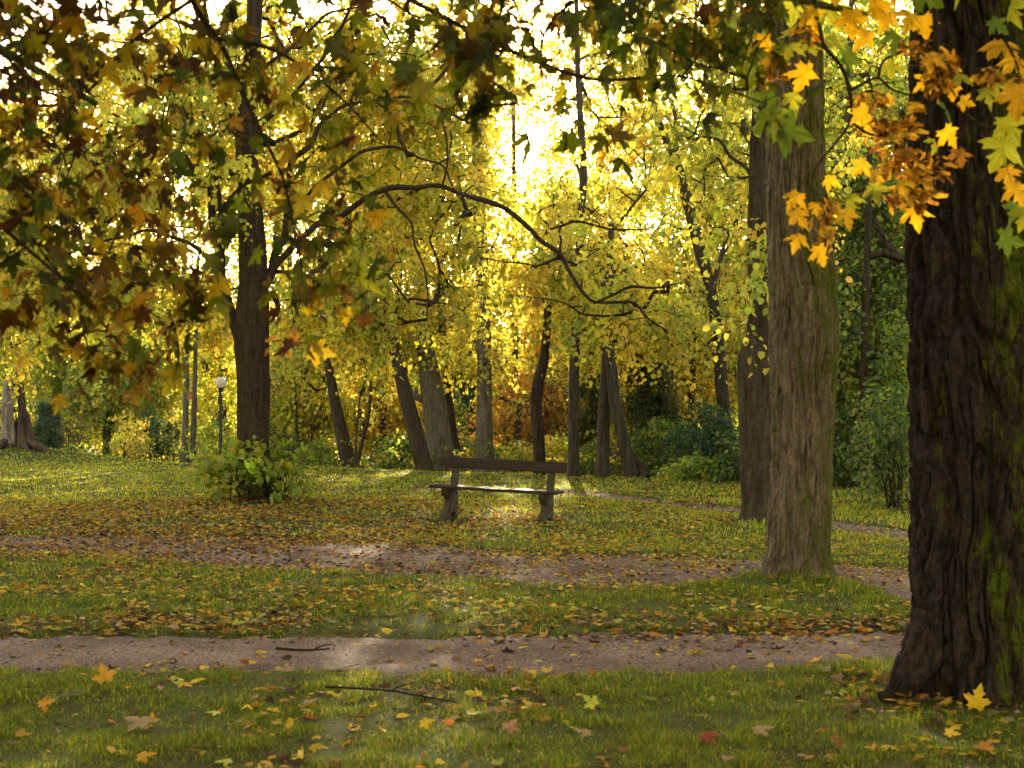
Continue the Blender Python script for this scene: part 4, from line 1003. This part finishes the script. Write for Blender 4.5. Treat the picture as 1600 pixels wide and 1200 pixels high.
conifer('small grey green fir beside the broken stump', 74, 45, 712, 632, 20, [(0.12, 0.18, 0.09), (0.16, 0.20, 0.10)], 203, 70, L=0.18)
conifer('bluish spruce at the far left beyond the broken stump', 15, 66, 700, 545, 50, [BG, (0.06, 0.10, 0.06)], 204, 150)

# shrubs of the undergrowth
def shrub(label, px, py, D, rx, ry, n, cols, colw, seed, size=0.10, rD=1.2, M=4, K=7, L=0.45, stems=9, tmpl=KITE, name='shrub', cat='shrub', twig=None, bark=None, droop=0.4, sr=0.012, basew=0.35, group='shrubs of the undergrowth'):
    rng = np.random.default_rng(seed)
    c = P(px, py, D); gz = float(H(c[0], c[1])); loc = np.array([c[0], c[1], gz])
    root = thing(name, loc, label, cat, group)
    C = blobpts([(px, py, D, rx, ry, rD, n)], rng)
    C = C[C[:, 2] > H(C[:, 0], C[:, 1]) + 0.08]
    tm = Mesh(); nodes = []
    wx = rx * D / F
    for i in range(stems):
        b = loc + np.array([rng.normal(0, basew * wx), rng.normal(0, 0.3 * rD), 0]); b[2] = float(H(b[0], b[1])) - 0.05
        e = C[rng.integers(len(C))] * 0.7 + b * 0.3
        mid = (b + e) / 2 + rng.normal(0, 0.08, 3)
        c_, _ = tube(tm, [b, mid, e], [sr * 1.3, sr, sr * 0.6], sides=5, sub=3)
        nodes.append(c_[1:])
    nodes = np.concatenate(nodes)
    arr, par, w, ends, b0 = grow(nodes, C, 0.3, rng)
    rr = 0.004 * w ** 0.42; seg = np.arange(b0, len(arr)); pr = par[seg]
    frusta(tm, arr[pr], arr[seg], np.minimum(np.where(pr >= b0, rr[pr], rr[seg]), rr[seg] * 1.4), rr[seg], 4)
    tm.build('stem', bark or M_TWIG, root, smooth=True, loc=loc)
    cr = Mesh(); sprays(cr, arr[ends], arr[ends] - arr[np.maximum(par[ends], 0)], rng, M, K, L, size, tmpl, cols, colw, droop, twig)
    cr.build('foliage', [M_LEAF, M_TWIG], root, loc=loc)
    return root
shrub('blue green feathery bush at the foot of the crooked forking trunk', 1110, 690, 31, 58, 55, 120, [BG, (0.07, 0.13, 0.05), GR], [3, 3, 1], 301)
shrub('mid green bush right beside the fallen leaning log', 1030, 700, 33, 45, 50, 80, [GR, DG, YG], [3, 2, 1], 302)
shrub('dark many stemmed shrub between the ridged and the mossy trunk', 1392, 690, 22, 55, 95, 150, [DG, GR, OL], [4, 3, 1], 303, size=0.07, stems=16, sr=0.014, basew=0.25)
shrub('dark green low bush right behind the ridged trunk', 1320, 710, 27, 50, 50, 90, [DG, GR], [3, 2], 304, size=0.08)
shrub('yellow leaved small bush between the bushy lime and the dark shrubs', 205, 685, 43, 30, 40, 26, [(0.58, 0.46, 0.10), Yw], [1, 1], 305)
shrub('dark evergreen shrub right of the small yellow bush', 236, 682, 45, 20, 42, 60, [DG, BG], [2, 1], 306)
shrub('dark evergreen shrub close to the slim pale trunks', 264, 690, 45, 18, 36, 50, [DG, OL], [2, 1], 307)
shrub('sparse grey brown thicket right of the broken stump', 100, 655, 47, 42, 55, 60, [OL, (0.20, 0.16, 0.10)], [1, 1], 308, K=4)
shrub('small bright green seedling bush on the edge left of the bushy lime', 117, 706, 44, 12, 10, 12, [YG, GR], [1, 1], 309)
shrub('dark leafy undergrowth bush under the yellow maple', 625, 712, 38, 38, 28, 60, [DG, GR, YG], [3, 3, 1], 310)
shrub('olive green bush at the foot of the sapling cluster', 500, 715, 38, 45, 26, 60, [GR, YG, OL], [3, 2, 2], 311)
shrub('grey green bush behind the right side of the lime sprouts', 430, 700, 41, 50, 45, 80, [GR, BG, OL], [3, 1, 1], 312)
shrub('green bush behind the lamp post', 345, 700, 47, 45, 48, 70, [GR, BG, YG], [3, 1, 2], 313)
shrub('low green bush behind the middle of the bench', 800, 722, 38, 45, 22, 60, [GR, YG, GO], [3, 2, 1], 314)
shrub('yellow green bush behind the right end of the bench', 870, 712, 37, 28, 36, 60, [YG, Yw, GR], [3, 2, 2], 315)
shrub('dark green bush between the slim greenish and the upright brown trunk', 920, 722, 35, 22, 30, 46, [DG, GR], [2, 2], 316)
shrub('light green weedy bush at the lawn edge left of the burr trunk', 1085, 737, 29.5, 55, 16, 60, [GR, YG], [2, 1], 317, rD=0.5)
shrub('green hedge like bush along the lawn edge between the big trunks', 1330, 745, 28.5, 60, 24, 80, [GR, YG, DG], [2, 1, 1], 318, rD=0.6)
shrub('deep green bush behind the mossy trunk', 1470, 700, 27, 60, 90, 90, [DG, GR], [2, 1], 319)
shrub('dark bush between the pale straight trunk and the narrow brown trunk', 728, 715, 39, 24, 34, 50, [GR, BG, GO], [2, 1, 1], 320)
shrub('ochre bush low behind the saplings right of the lime sprouts', 440, 655, 44, 40, 45, 60, [GO, YG, GR], [1, 2, 2], 321)
shrub('shadowy green bush right of the burr trunk foot', 1150, 735, 29, 30, 24, 40, [DG, GR], [2, 1], 322, rD=0.5)
# leafy sprouts around the foot of the left lime
shrub('leafy sprouts with big round yellow green leaves round the lime trunk foot', 400, 735, 22.6, 92, 40, 62, [(0.30, 0.34, 0.03), GR, (0.10, 0.14, 0.015)], [4, 4, 2], 330, size=0.105, rD=0.75, M=3, K=6, L=0.4, stems=60, tmpl=LIME, name='lime_sprouts', cat='sprouts', twig=0.003, bark=M_BARKDARK, droop=0.2, sr=0.011, basew=0.36, group=None)

# far-off wood: reads as one mass
rng = np.random.default_rng(8)
fw = Mesh()
n = 2600
fx = rng.uniform(-55, 50, n); fy = rng.uniform(72, 100, n)
top = 7.0 + 3.5 * fbm(fx * 0.12, fy * 0.1, 2.0) + np.clip((fx - 8) * 0.25, 0, 6)
C = np.stack([fx, fy, H(fx, fy) + rng.random(n) ** 0.8 * top], -1)
m2 = 2600  # unseen ring of woods around and behind the camera, added to block sky fill
ang = rng.uniform(R(150), R(390), m2); rad2 = rng.uniform(24, 34, m2)
Cb = np.stack([np.cos(ang) * rad2, np.sin(ang) * rad2 + 8, rng.random(m2) ** 0.8 * 22], -1)
C = np.concatenate([C, Cb]); n = len(C)
sprays(fw, C, rng.normal(0, 1, (n, 3)), rng, 5, 7, 1.7, 0.42, KITE, [YG, GR, Yw, OL, GO], [4, 4, 2, 2, 1], 0.4, None)
tag(fw.build('far_and_rear_woods', [M_LEAF, M_TWIG]), 'distant mass of autumn woodland showing between the trunks, plus unseen woods added behind the camera', 'woods', kind='stuff')
# low weeds behind the lawn's edge
wd = Mesh(); n = 700
fx = rng.uniform(-20, 12, n); fy = crest(fx) + rng.uniform(0.8, 9, n)
C = np.stack([fx, fy, H(fx, fy) + rng.uniform(0.1, 0.9, n)], -1)
sprays(wd, C, rng.normal(0, 0.5, (n, 3)) + [0, 0, 1], rng, 4, 6, 0.5, 0.09, KITE, [GR, DG, YG, OL, GO], [4, 3, 2, 2, 0.7], 0.3, None)
tag(wd.build('undergrowth', [M_LEAF, M_TWIG]), 'low weeds and brambles covering the slope behind the lawn', 'undergrowth', kind='stuff')

# ------------------------------------------------------------------ wood, concrete and other materials of small things
def simple(name, c1, c2, scale=8, rough=0.7, stretch=(1, 1, 1), bump=0.3, dist=0.004, moss=None):
    m, n, l = mat(name)
    tc = n.new('ShaderNodeTexCoord'); mp = n.new('ShaderNodeMapping'); mp.inputs['Scale'].default_value = stretch
    l.new(tc.outputs['Object'], mp.inputs['Vector'])
    a = n.new('ShaderNodeTexNoise'); a.inputs['Scale'].default_value = scale; a.inputs['Detail'].default_value = 7; a.inputs['Roughness'].default_value = 0.65
    l.new(mp.outputs[0], a.inputs['Vector'])
    r = ramp(n, [(0.35, c1), (0.65, c2)]); l.new(a.outputs[0], r.inputs[0]); col = r.outputs[0]
    if moss:
        b = n.new('ShaderNodeTexNoise'); b.inputs['Scale'].default_value = 5; b.inputs['Detail'].default_value = 5
        l.new(tc.outputs['Object'], b.inputs['Vector'])
        mr = n.new('ShaderNodeMapRange'); mr.inputs[1].default_value = 0.5; mr.inputs[2].default_value = 0.62; l.new(b.outputs[0], mr.inputs[0])
        mx = n.new('ShaderNodeMix'); mx.data_type = 'RGBA'; l.new(mr.outputs[0], mx.inputs[0]); l.new(col, mx.inputs[6]); mx.inputs[7].default_value = (*moss, 1); col = mx.outputs[2]
    bp = n.new('ShaderNodeBump'); bp.inputs['Strength'].default_value = bump; bp.inputs['Distance'].default_value = dist; l.new(a.outputs[0], bp.inputs['Height'])
    p = n.new('ShaderNodeBsdfPrincipled'); p.inputs['Roughness'].default_value = rough; p.inputs['Specular IOR Level'].default_value = 0.15
    l.new(col, p.inputs['Base Color']); l.new(bp.outputs[0], p.inputs['Normal'])
    o = n.new('ShaderNodeOutputMaterial'); l.new(p.outputs[0], o.inputs[0])
    return m
M_WOOD = simple('bench_wood', (0.018, 0.010, 0.007), (0.055, 0.032, 0.021), 10, 0.65, (0.4, 8, 8), 0.4, 0.003)
M_CONC = simple('weathered_concrete', (0.035, 0.026, 0.019), (0.12, 0.09, 0.065), 9, 0.9, (1, 1, 1), 0.5, 0.006, moss=(0.06, 0.06, 0.025))
M_POST = simple('lamp_metal', (0.03, 0.025, 0.02), (0.05, 0.042, 0.035), 20, 0.5)
M_STUMPD = bark_mat('stump_bark', (0.035, 0.022, 0.015), (0.16, 0.10, 0.068), (0.13, 0.16, 0.03), 0.62, 0.1, 10, 0.2, 0.8, 0.03)
M_STUMPP = bark_mat('bare_stump_wood', (0.10, 0.07, 0.05), (0.42, 0.32, 0.25), None, scale=14, stretch=0.12, bump=0.6, dist=0.02)

def poly_extrude(profile, x0, x1, bev=0.008):
    """closed profile in (y, z) extruded along x with a small chamfer, as a bpy mesh"""
    import bmesh
    bm = bmesh.new()
    vs = [bm.verts.new((x0, a, b)) for a, b in profile]
    f = bm.faces.new(vs)
    r = bmesh.ops.extrude_face_region(bm, geom=[f])
    bmesh.ops.translate(bm, verts=[q for q in r['geom'] if isinstance(q, bmesh.types.BMVert)], vec=(x1 - x0, 0, 0))
    bmesh.ops.recalc_face_normals(bm, faces=bm.faces[:])
    if bev: bmesh.ops.bevel(bm, geom=bm.edges[:], offset=bev, segments=2, affect='EDGES', clamp_overlap=True)
    return bm
def link_bm(bm, name, m, parent):
    me = bpy.data.meshes.new(name); bm.to_mesh(me); bm.free(); me.materials.append(m)
    o = bpy.data.objects.new(name, me); COL.objects.link(o); o.parent = parent
    return o
# bench (local +Y is its back, front faces -Y)
bp_ = G(777, 816)
bz = float(H(bp_[0], bp_[1]))
bench = thing('park_bench', (bp_[0], bp_[1], bz), 'wooden park bench with curved concrete supports standing alone on the lawn', 'bench', rz=-R(19))
bench.rotation_euler = (0, R(2.0), -R(19))
prof = [(0.10, -0.12), (0.19, -0.12), (0.175, 0.10), (0.165, 0.40), (0.20, 0.62), (0.245, 0.84), (0.175, 0.86), (0.13, 0.66), (0.085, 0.47), (0.075, 0.425),
        (-0.22, 0.425), (-0.245, 0.39), (-0.235, 0.355), (-0.19, 0.32), (-0.12, 0.29), (-0.095, 0.25), (-0.10, 0.205), (-0.14, 0.165), (-0.20, 0.125), (-0.235, 0.07), (-0.245, 0.0), (-0.24, -0.12),
        (-0.13, -0.12), (-0.12, 0.0), (-0.08, 0.06), (-0.02, 0.10), (0.05, 0.09), (0.09, 0.03)]
for sx in (-0.68, 0.68):
    link_bm(poly_extrude(prof, sx - 0.045, sx + 0.045, 0.007), 'leg', M_CONC, bench)
import bmesh
def plank(name, x0, x1, y0, y1, z0, z1, tilt=0.0, bev=0.008, seg=30, seed=0):
    bm = bmesh.new()
    bmesh.ops.create_cube(bm, size=1)
    bmesh.ops.scale(bm, verts=bm.verts, vec=(x1 - x0, y1 - y0, z1 - z0))
    bmesh.ops.bevel(bm, geom=bm.edges[:], offset=bev, segments=3, affect='EDGES')
    long_e = [e for e in bm.edges if abs(e.verts[0].co.x - e.verts[1].co.x) > (x1 - x0) * 0.5]
    bmesh.ops.subdivide_edges(bm, edges=long_e, cuts=seg)
    for v in bm.verts:
        q = float(noise(v.co.x * 3, seed + 0.5)) - 0.5
        v.co.z += q * 0.008 - 0.006 * math.cos(v.co.x * 1.6); v.co.y += (float(noise(v.co.x * 2, seed + 9.5)) - 0.5) * 0.006
    import mathutils
    bmesh.ops.rotate(bm, verts=bm.verts, cent=(0, 0, 0), matrix=mathutils.Matrix.Rotation(tilt, 3, 'X'))
    bmesh.ops.translate(bm, verts=bm.verts, vec=((x0 + x1) / 2, (y0 + y1) / 2, (z0 + z1) / 2))
    return link_bm(bm, name, M_WOOD, bench)
plank('seat', -0.90, 0.90, -0.27, 0.07, 0.428, 0.468, seed=2)
plank('backrest', -0.90, 0.90, 0.118, 0.158, 0.695, 0.835, tilt=-R(11), seed=5)
# bolts on the backrest
for sx in (-0.68, 0.68):
    for dz in (0.735, 0.795):
        bm = bmesh.new(); bmesh.ops.create_cone(bm, cap_ends=True, segments=12, radius1=0.012, radius2=0.008, depth=0.010)
        bmesh.ops.rotate(bm, verts=bm.verts, cent=(0, 0, 0), matrix=__import__('mathutils').Matrix.Rotation(R(90), 3, 'X'))
        bmesh.ops.translate(bm, verts=bm.verts, vec=(sx, 0.112 + (dz - 0.735) * 0.2, dz))
        link_bm(bm, 'bolt', M_POST, bench)

for i, (lx, ly, c_, lab) in enumerate(((-0.35, -0.16, YEL, 'small yellow leaf lying on the left part of the bench seat'), (0.22, -0.05, OCH, 'small ochre leaf lying right of the middle of the bench seat'), (0.74, -0.18, TAN, 'small tan leaf near the right end of the bench seat'))):
    ms = Mesh(); v, f = place(HEART[0], HEART[1], np.zeros((1, 3)), frames(np.array([[math.cos(i * 2.3), math.sin(i * 2.3), 0.1]]), np.array([[0.1, -0.2, 1.0]])), np.array([[0.055, 0.06, 0.06]]))
    ms.add(v, f, np.array(c_)); o = ms.build('fallen_leaf', M_LITTER, loc=(0, 0, 0))
    a_ = -R(19); o.location = (bench.location.x + lx * math.cos(a_) - ly * math.sin(a_), bench.location.y + lx * math.sin(a_) + ly * math.cos(a_), bench.location.z + 0.482 - lx * math.sin(R(2.0)))
    tag(o, lab, 'leaf', 'leaves on the bench seat')
# globe lamp
lp = P(345, 598, 45); lz = float(H(lp[0], lp[1]))
lamp = thing('street_lamp', (lp[0], lp[1], lz), 'park lamp with a white globe on a dark post behind the lime sprouts', 'lamp')
def lathe(prof, name, m, parent, seg=32):
    ms = Mesh(); pr = np.array(prof, float); th = np.linspace(0, 2 * np.pi, seg, endpoint=False)
    v = np.stack([pr[:, 0:1] * np.cos(th), pr[:, 0:1] * np.sin(th), np.broadcast_to(pr[:, 1:2], (len(pr), seg))], -1)
    ii = np.arange(len(pr) * seg).reshape(len(pr), seg)
    ms.add(v.reshape(-1, 3), np.stack([ii[:-1], np.roll(ii[:-1], -1, 1), np.roll(ii[1:], -1, 1), ii[1:]], -1).reshape(-1, 4))
    return ms.build(name, m, parent, smooth=True)
hz = float(lp[2] - lz)
lathe([(0.0, -0.2), (0.085, -0.2), (0.085, 0.9), (0.075, 0.95), (0.05, 1.0), (0.048, hz - 0.25), (0.0, hz - 0.25)], 'pole', M_POST, lamp, 20)
lathe([(0.0, hz - 0.26), (0.07, hz - 0.26), (0.09, hz - 0.21), (0.10, hz - 0.15), (0.0, hz - 0.15)], 'collar', M_POST, lamp, 20)
mg, n, l = mat('opal_globe')
pg = n.new('ShaderNodeBsdfPrincipled'); pg.inputs['Base Color'].default_value = (0.85, 0.82, 0.78, 1); pg.inputs['Roughness'].default_value = 0.25
pg.inputs['Subsurface Weight'].default_value = 0.0
tr_ = n.new('ShaderNodeBsdfTranslucent'); tr_.inputs['Color'].default_value = (0.9, 0.86, 0.8, 1)
mxs = n.new('ShaderNodeMixShader'); mxs.inputs[0].default_value = 0.35; l.new(pg.outputs[0], mxs.inputs[1]); l.new(tr_.outputs[0], mxs.inputs[2])
og = n.new('ShaderNodeOutputMaterial'); l.new(mxs.outputs[0], og.inputs[0])
a_ = np.linspace(-np.pi / 2, np.pi / 2, 24)
lathe([(0.18 * math.cos(q) + 1e-5, hz + 0.18 * math.sin(q)) for q in a_], 'globe', mg, lamp, 40)

# nest box on the slim trunk
nb = P(297, 619, 41.85)
nbx = thing('nest_box', nb, 'small orange brown nest box fixed high on the slim pale trunk', 'nest box')
bm = bmesh.new(); bmesh.ops.create_cube(bm, size=1); bmesh.ops.scale(bm, verts=bm.verts, vec=(0.16, 0.14, 0.20))
bmesh.ops.bevel(bm, geom=bm.edges[:], offset=0.008, segments=1, affect='EDGES')
M_BOX = simple('box_wood', (0.30, 0.13, 0.05), (0.45, 0.22, 0.10), 14)
link_bm(bm, 'box', M_BOX, nbx)
bm = bmesh.new(); bmesh.ops.create_cube(bm, size=1); bmesh.ops.scale(bm, verts=bm.verts, vec=(0.20, 0.19, 0.02)); bmesh.ops.translate(bm, verts=bm.verts, vec=(0, -0.01, 0.112))
link_bm(bm, 'roof', M_BOX, nbx)

# broken stump far left
sp = P(28, 712, 43); sz = float(H(sp[0], sp[1])); sl = np.array([sp[0], sp[1], sz])
stump = thing('tree_stump', sl, 'tall splintered tree stump with two jagged spires and spreading roots at the left edge', 'stump')
def shard(pts, rad, flat, seed, m, name, jag=0.8):
    ms = Mesh(); w = np.array([P(a, b, 43 + c) for a, b, c in pts]); w[0, 2] -= 0.15
    rad = np.array(rad) * 43 / F / 2
    def bk(o, p, r):
        th = np.arctan2(o[..., 1], o[..., 0])
        t = np.clip((p[..., 2] - sz) / 2.2, 0, 1.2)
        d = (fbm(np.cos(th) * 3 + seed, np.sin(th) * 3, p[..., 2] * 1.3) - 0.5) * 1.1 * r
        d = d + (fbm(np.cos(th) * 10, np.sin(th) * 10 + seed, p[..., 2] * 1.6) - 0.5) * 0.6 * r
        return d - (np.abs(np.sin(th)) * flat * r)
    C, r = tube(ms, w, rad, sides=48, sub=12, bark=bk)
    v = ms.v[0].reshape(-1, 48, 3)
    rg = np.random.default_rng(seed)
    top = rg.normal(0, jag, 48); top = (top + np.roll(top, 1)) * 0.6
    wgt = sstep(0.62, 1.0, np.linspace(0, 1, len(v)))[:, None]
    v[..., 2] += (wgt * top[None] * 0.5).astype(np.float32)
    return ms.build(name, m, stump, smooth=True, loc=sl)
shard([(12, 712, 0), (12, 690, 0), (11, 660, 0), (12, 630, 0), (14, 612, 0)], [34, 22, 17, 16, 9], 0.15, 3, M_STUMPP, 'spire')
shard([(50, 712, 0.1), (42, 690, 0.1), (37, 660, 0.1), (33, 630, 0.1), (31, 600, 0.1)], [46, 28, 18, 12, 6], 0.15, 8, M_STUMPD, 'spire')
shard([(30, 712, 0.2), (28, 700, 0.3), (26, 680, 0.3), (25, 668, 0.3)], [60, 40, 22, 8], 0.1, 12, M_STUMPD, 'base')
rng = np.random.default_rng(6)
for i, (xa, ya, xb, xc) in enumerate(((45, 690, 62, 78), (50, 695, 70, 88), (10, 690, -6, -22), (20, 698, 14, 4), (36, 698, 42, 50), (5, 692, -14, -34))):
    ms = Mesh(); dz = -0.3 - 0.25 * (i % 3)
    a0 = P(xa, ya, 43); a1 = P(xb, 703, 43 + dz); a2 = P(xc, 714, 43 + 1.6 * dz); a2[2] = float(H(a2[0], a2[1])) - 0.06
    tube(ms, [a0, (a0 + a1) / 2 + [0, 0, 0.05], a1, a2], [0.10, 0.10, 0.075, 0.03], sides=14, sub=5, wob=0.6, seed=i)
    ms.build('root', M_STUMPD, stump, smooth=True, loc=sl)

# leaning dead log right of the crossed trunks
lg = Mesh()
la = P(1012, 757, 29.8); lb_ = P(990, 716, 30.9); la[2] = float(H(la[0], la[1])) - 0.04
tube(lg, [la, (la + lb_) / 2 + [0.02, 0, 0.02], lb_], [0.11, 0.10, 0.07], sides=14, sub=8, wob=0.15)
tag(lg.build('log', M_BARKDARK, smooth=True, loc=la), 'dark dead log propped against the foot of the leaning trunk', 'log')

# fallen twigs and single leaves that stand out
def ground_twig(pts, r, label, m=M_TWIG, lift=0.02, group=None):
    ms = Mesh(); w = []
    for a, b in pts:
        g = G(a, b); w.append((g[0], g[1], float(H(g[0], g[1])) + lift))
    w = np.array(w)
    tube(ms, w, np.linspace(r, r * 0.5, len(w)), sides=7, sub=5, wob=0.2)
    k = len(w) // 2
    tube(ms, [w[k], w[k] + [0.05, 0.03, 0.02], w[k] + [0.12, 0.04, 0.03]], [r * 0.6, r * 0.5, r * 0.25], sides=5, sub=3)
    tag(ms.build('fallen_twig', m, smooth=True, loc=w[0]), label, 'twig', group)
ground_twig([(508, 1090), (560, 1092), (610, 1096), (660, 1104), (712, 1114)], 0.008, 'long thin brown twig lying in the near lawn', lift=0.045)
ground_twig([(432, 1019), (465, 1022), (490, 1021), (515, 1018)], 0.010, 'short dark twig lying on the near gravel path')
ground_twig([(512, 1052), (530, 1054), (546, 1053)], 0.012, 'pale piece of bare wood at the edge of the near path', m=M_STUMPP)
ground_twig([(60, 1117), (90, 1101), (130, 1096)], 0.006, 'thin pale stalk in the lawn at the lower left', m=M_STUMPP, lift=0.04)

rng = np.random.default_rng(99)
LG = 'large maple leaves lying on the near lawn'
spots = [(1527, 1078, 52, GLD, 'yellow maple leaf propped against the foot of the mossy maple trunk', 60, 0.10),
         (165, 1073, 40, (0.55, 0.28, 0.03), 'orange yellow curled maple leaf near the left end of the near path', 35, 0.05),
         (60, 1108, 32, (0.55, 0.25, 0.03), 'orange maple leaf standing in the grass at the lower left corner', 40, 0.05),
         (232, 1136, 56, TAN, 'large pale tan curled maple leaf in the lower left lawn', 10, 0.05),
         (300, 1070, 26, YEL, 'yellow leaf on the path edge above the pale tan leaf', 15, 0.03),
         (284, 1072, 24, LYG, 'small lemon yellow leaf beside the orange curled maple leaf', 15, 0.03),
         (610, 988, 20, (0.62, 0.42, 0.03), 'bright yellow leaf on the far border of the near path', 20, 0.03),
         (770, 1120, 44, (0.42, 0.28, 0.14), 'pale tan maple leaf right of the long twig', 15, 0.05),
         (657, 1143, 28, YEL, 'yellow leaf in the lawn below the long twig', 30, 0.05),
         (930, 1113, 30, LYG, 'upright yellow leaf in the middle of the near lawn', 50, 0.05),
         (792, 1154, 34, (0.40, 0.20, 0.10), 'reddish tan leaf below the pale tan maple leaf', 20, 0.05),
         (922, 1158, 30, TAN, 'tan leaf at the bottom centre of the lawn', 15, 0.05),
         (1096, 1162, 38, (0.28, 0.05, 0.03), 'dark red leaf in the lower right of the lawn', 15, 0.04),
         (1180, 1155, 36, TAN, 'torn tan leaf right of the dark red leaf', 15, 0.05),
         (1330, 1032, 26, YEL, 'yellow leaf on the gravel just left of the mossy trunk', 10, 0.02),
         (812, 1013, 16, YEL, 'yellow leaf alone in the middle of the gravel path', 10, 0.02),
         (215, 1190, 34, (0.55, 0.27, 0.03), 'orange leaf cut by the bottom edge at the lower left', 20, 0.05),
         (455, 1152, 22, YEL, 'small yellow leaf in the lawn left of the long twig end', 40, 0.05)]
for (a, b, sp_, c_, lab, tilt, lift) in spots:
    g = G(a, b + sp_ * 0.2); D_ = g[1]; s_ = sp_ * D_ / F / 1.15
    ms = Mesh()
    an = rng.uniform(0, 6.28)
    nz_ = np.array([0.2 * math.cos(an), -math.sin(R(tilt)), math.cos(R(tilt)) * 0.9 + 0.05])
    ax = np.array([math.cos(an), 0.3 * math.sin(an), 0.6 * math.sin(R(tilt))])
    if tilt == 60: ax = np.array([0.15, -0.2, 1.0]); nz_ = np.array([0.05, -1, 0.35])
    tmpl = MAPLE if sp_ > 27 else HEART
    gz = float(H(g[0], g[1])) + lift
    p0 = np.array([g[0], g[1] - (0.04 if tilt == 60 else 0), gz - (0.06 if tilt == 60 else 0)])
    if tilt == 60: s_ *= 0.8; p0 = P(1524, 1106, 6.98); ax = np.array([0.3, 0.1, 1.0]); nz_ = np.array([0.0, -1, 0.25])
    v, f = place(tmpl[0], tmpl[1], np.zeros((1, 3)), frames(ax[None], nz_[None]), np.array([[s_ * 0.9, s_, s_ * (0.5 if tilt == 60 else 1.3)]]))
    ms.add(v, f, np.array(c_) * np.exp(rng.normal(0, 0.12, (len(f), 1))))
    o = ms.build('fallen_leaf', M_LITTER, loc=(0, 0, 0)); o.location = p0
    tag(o, lab, 'leaf', LG)
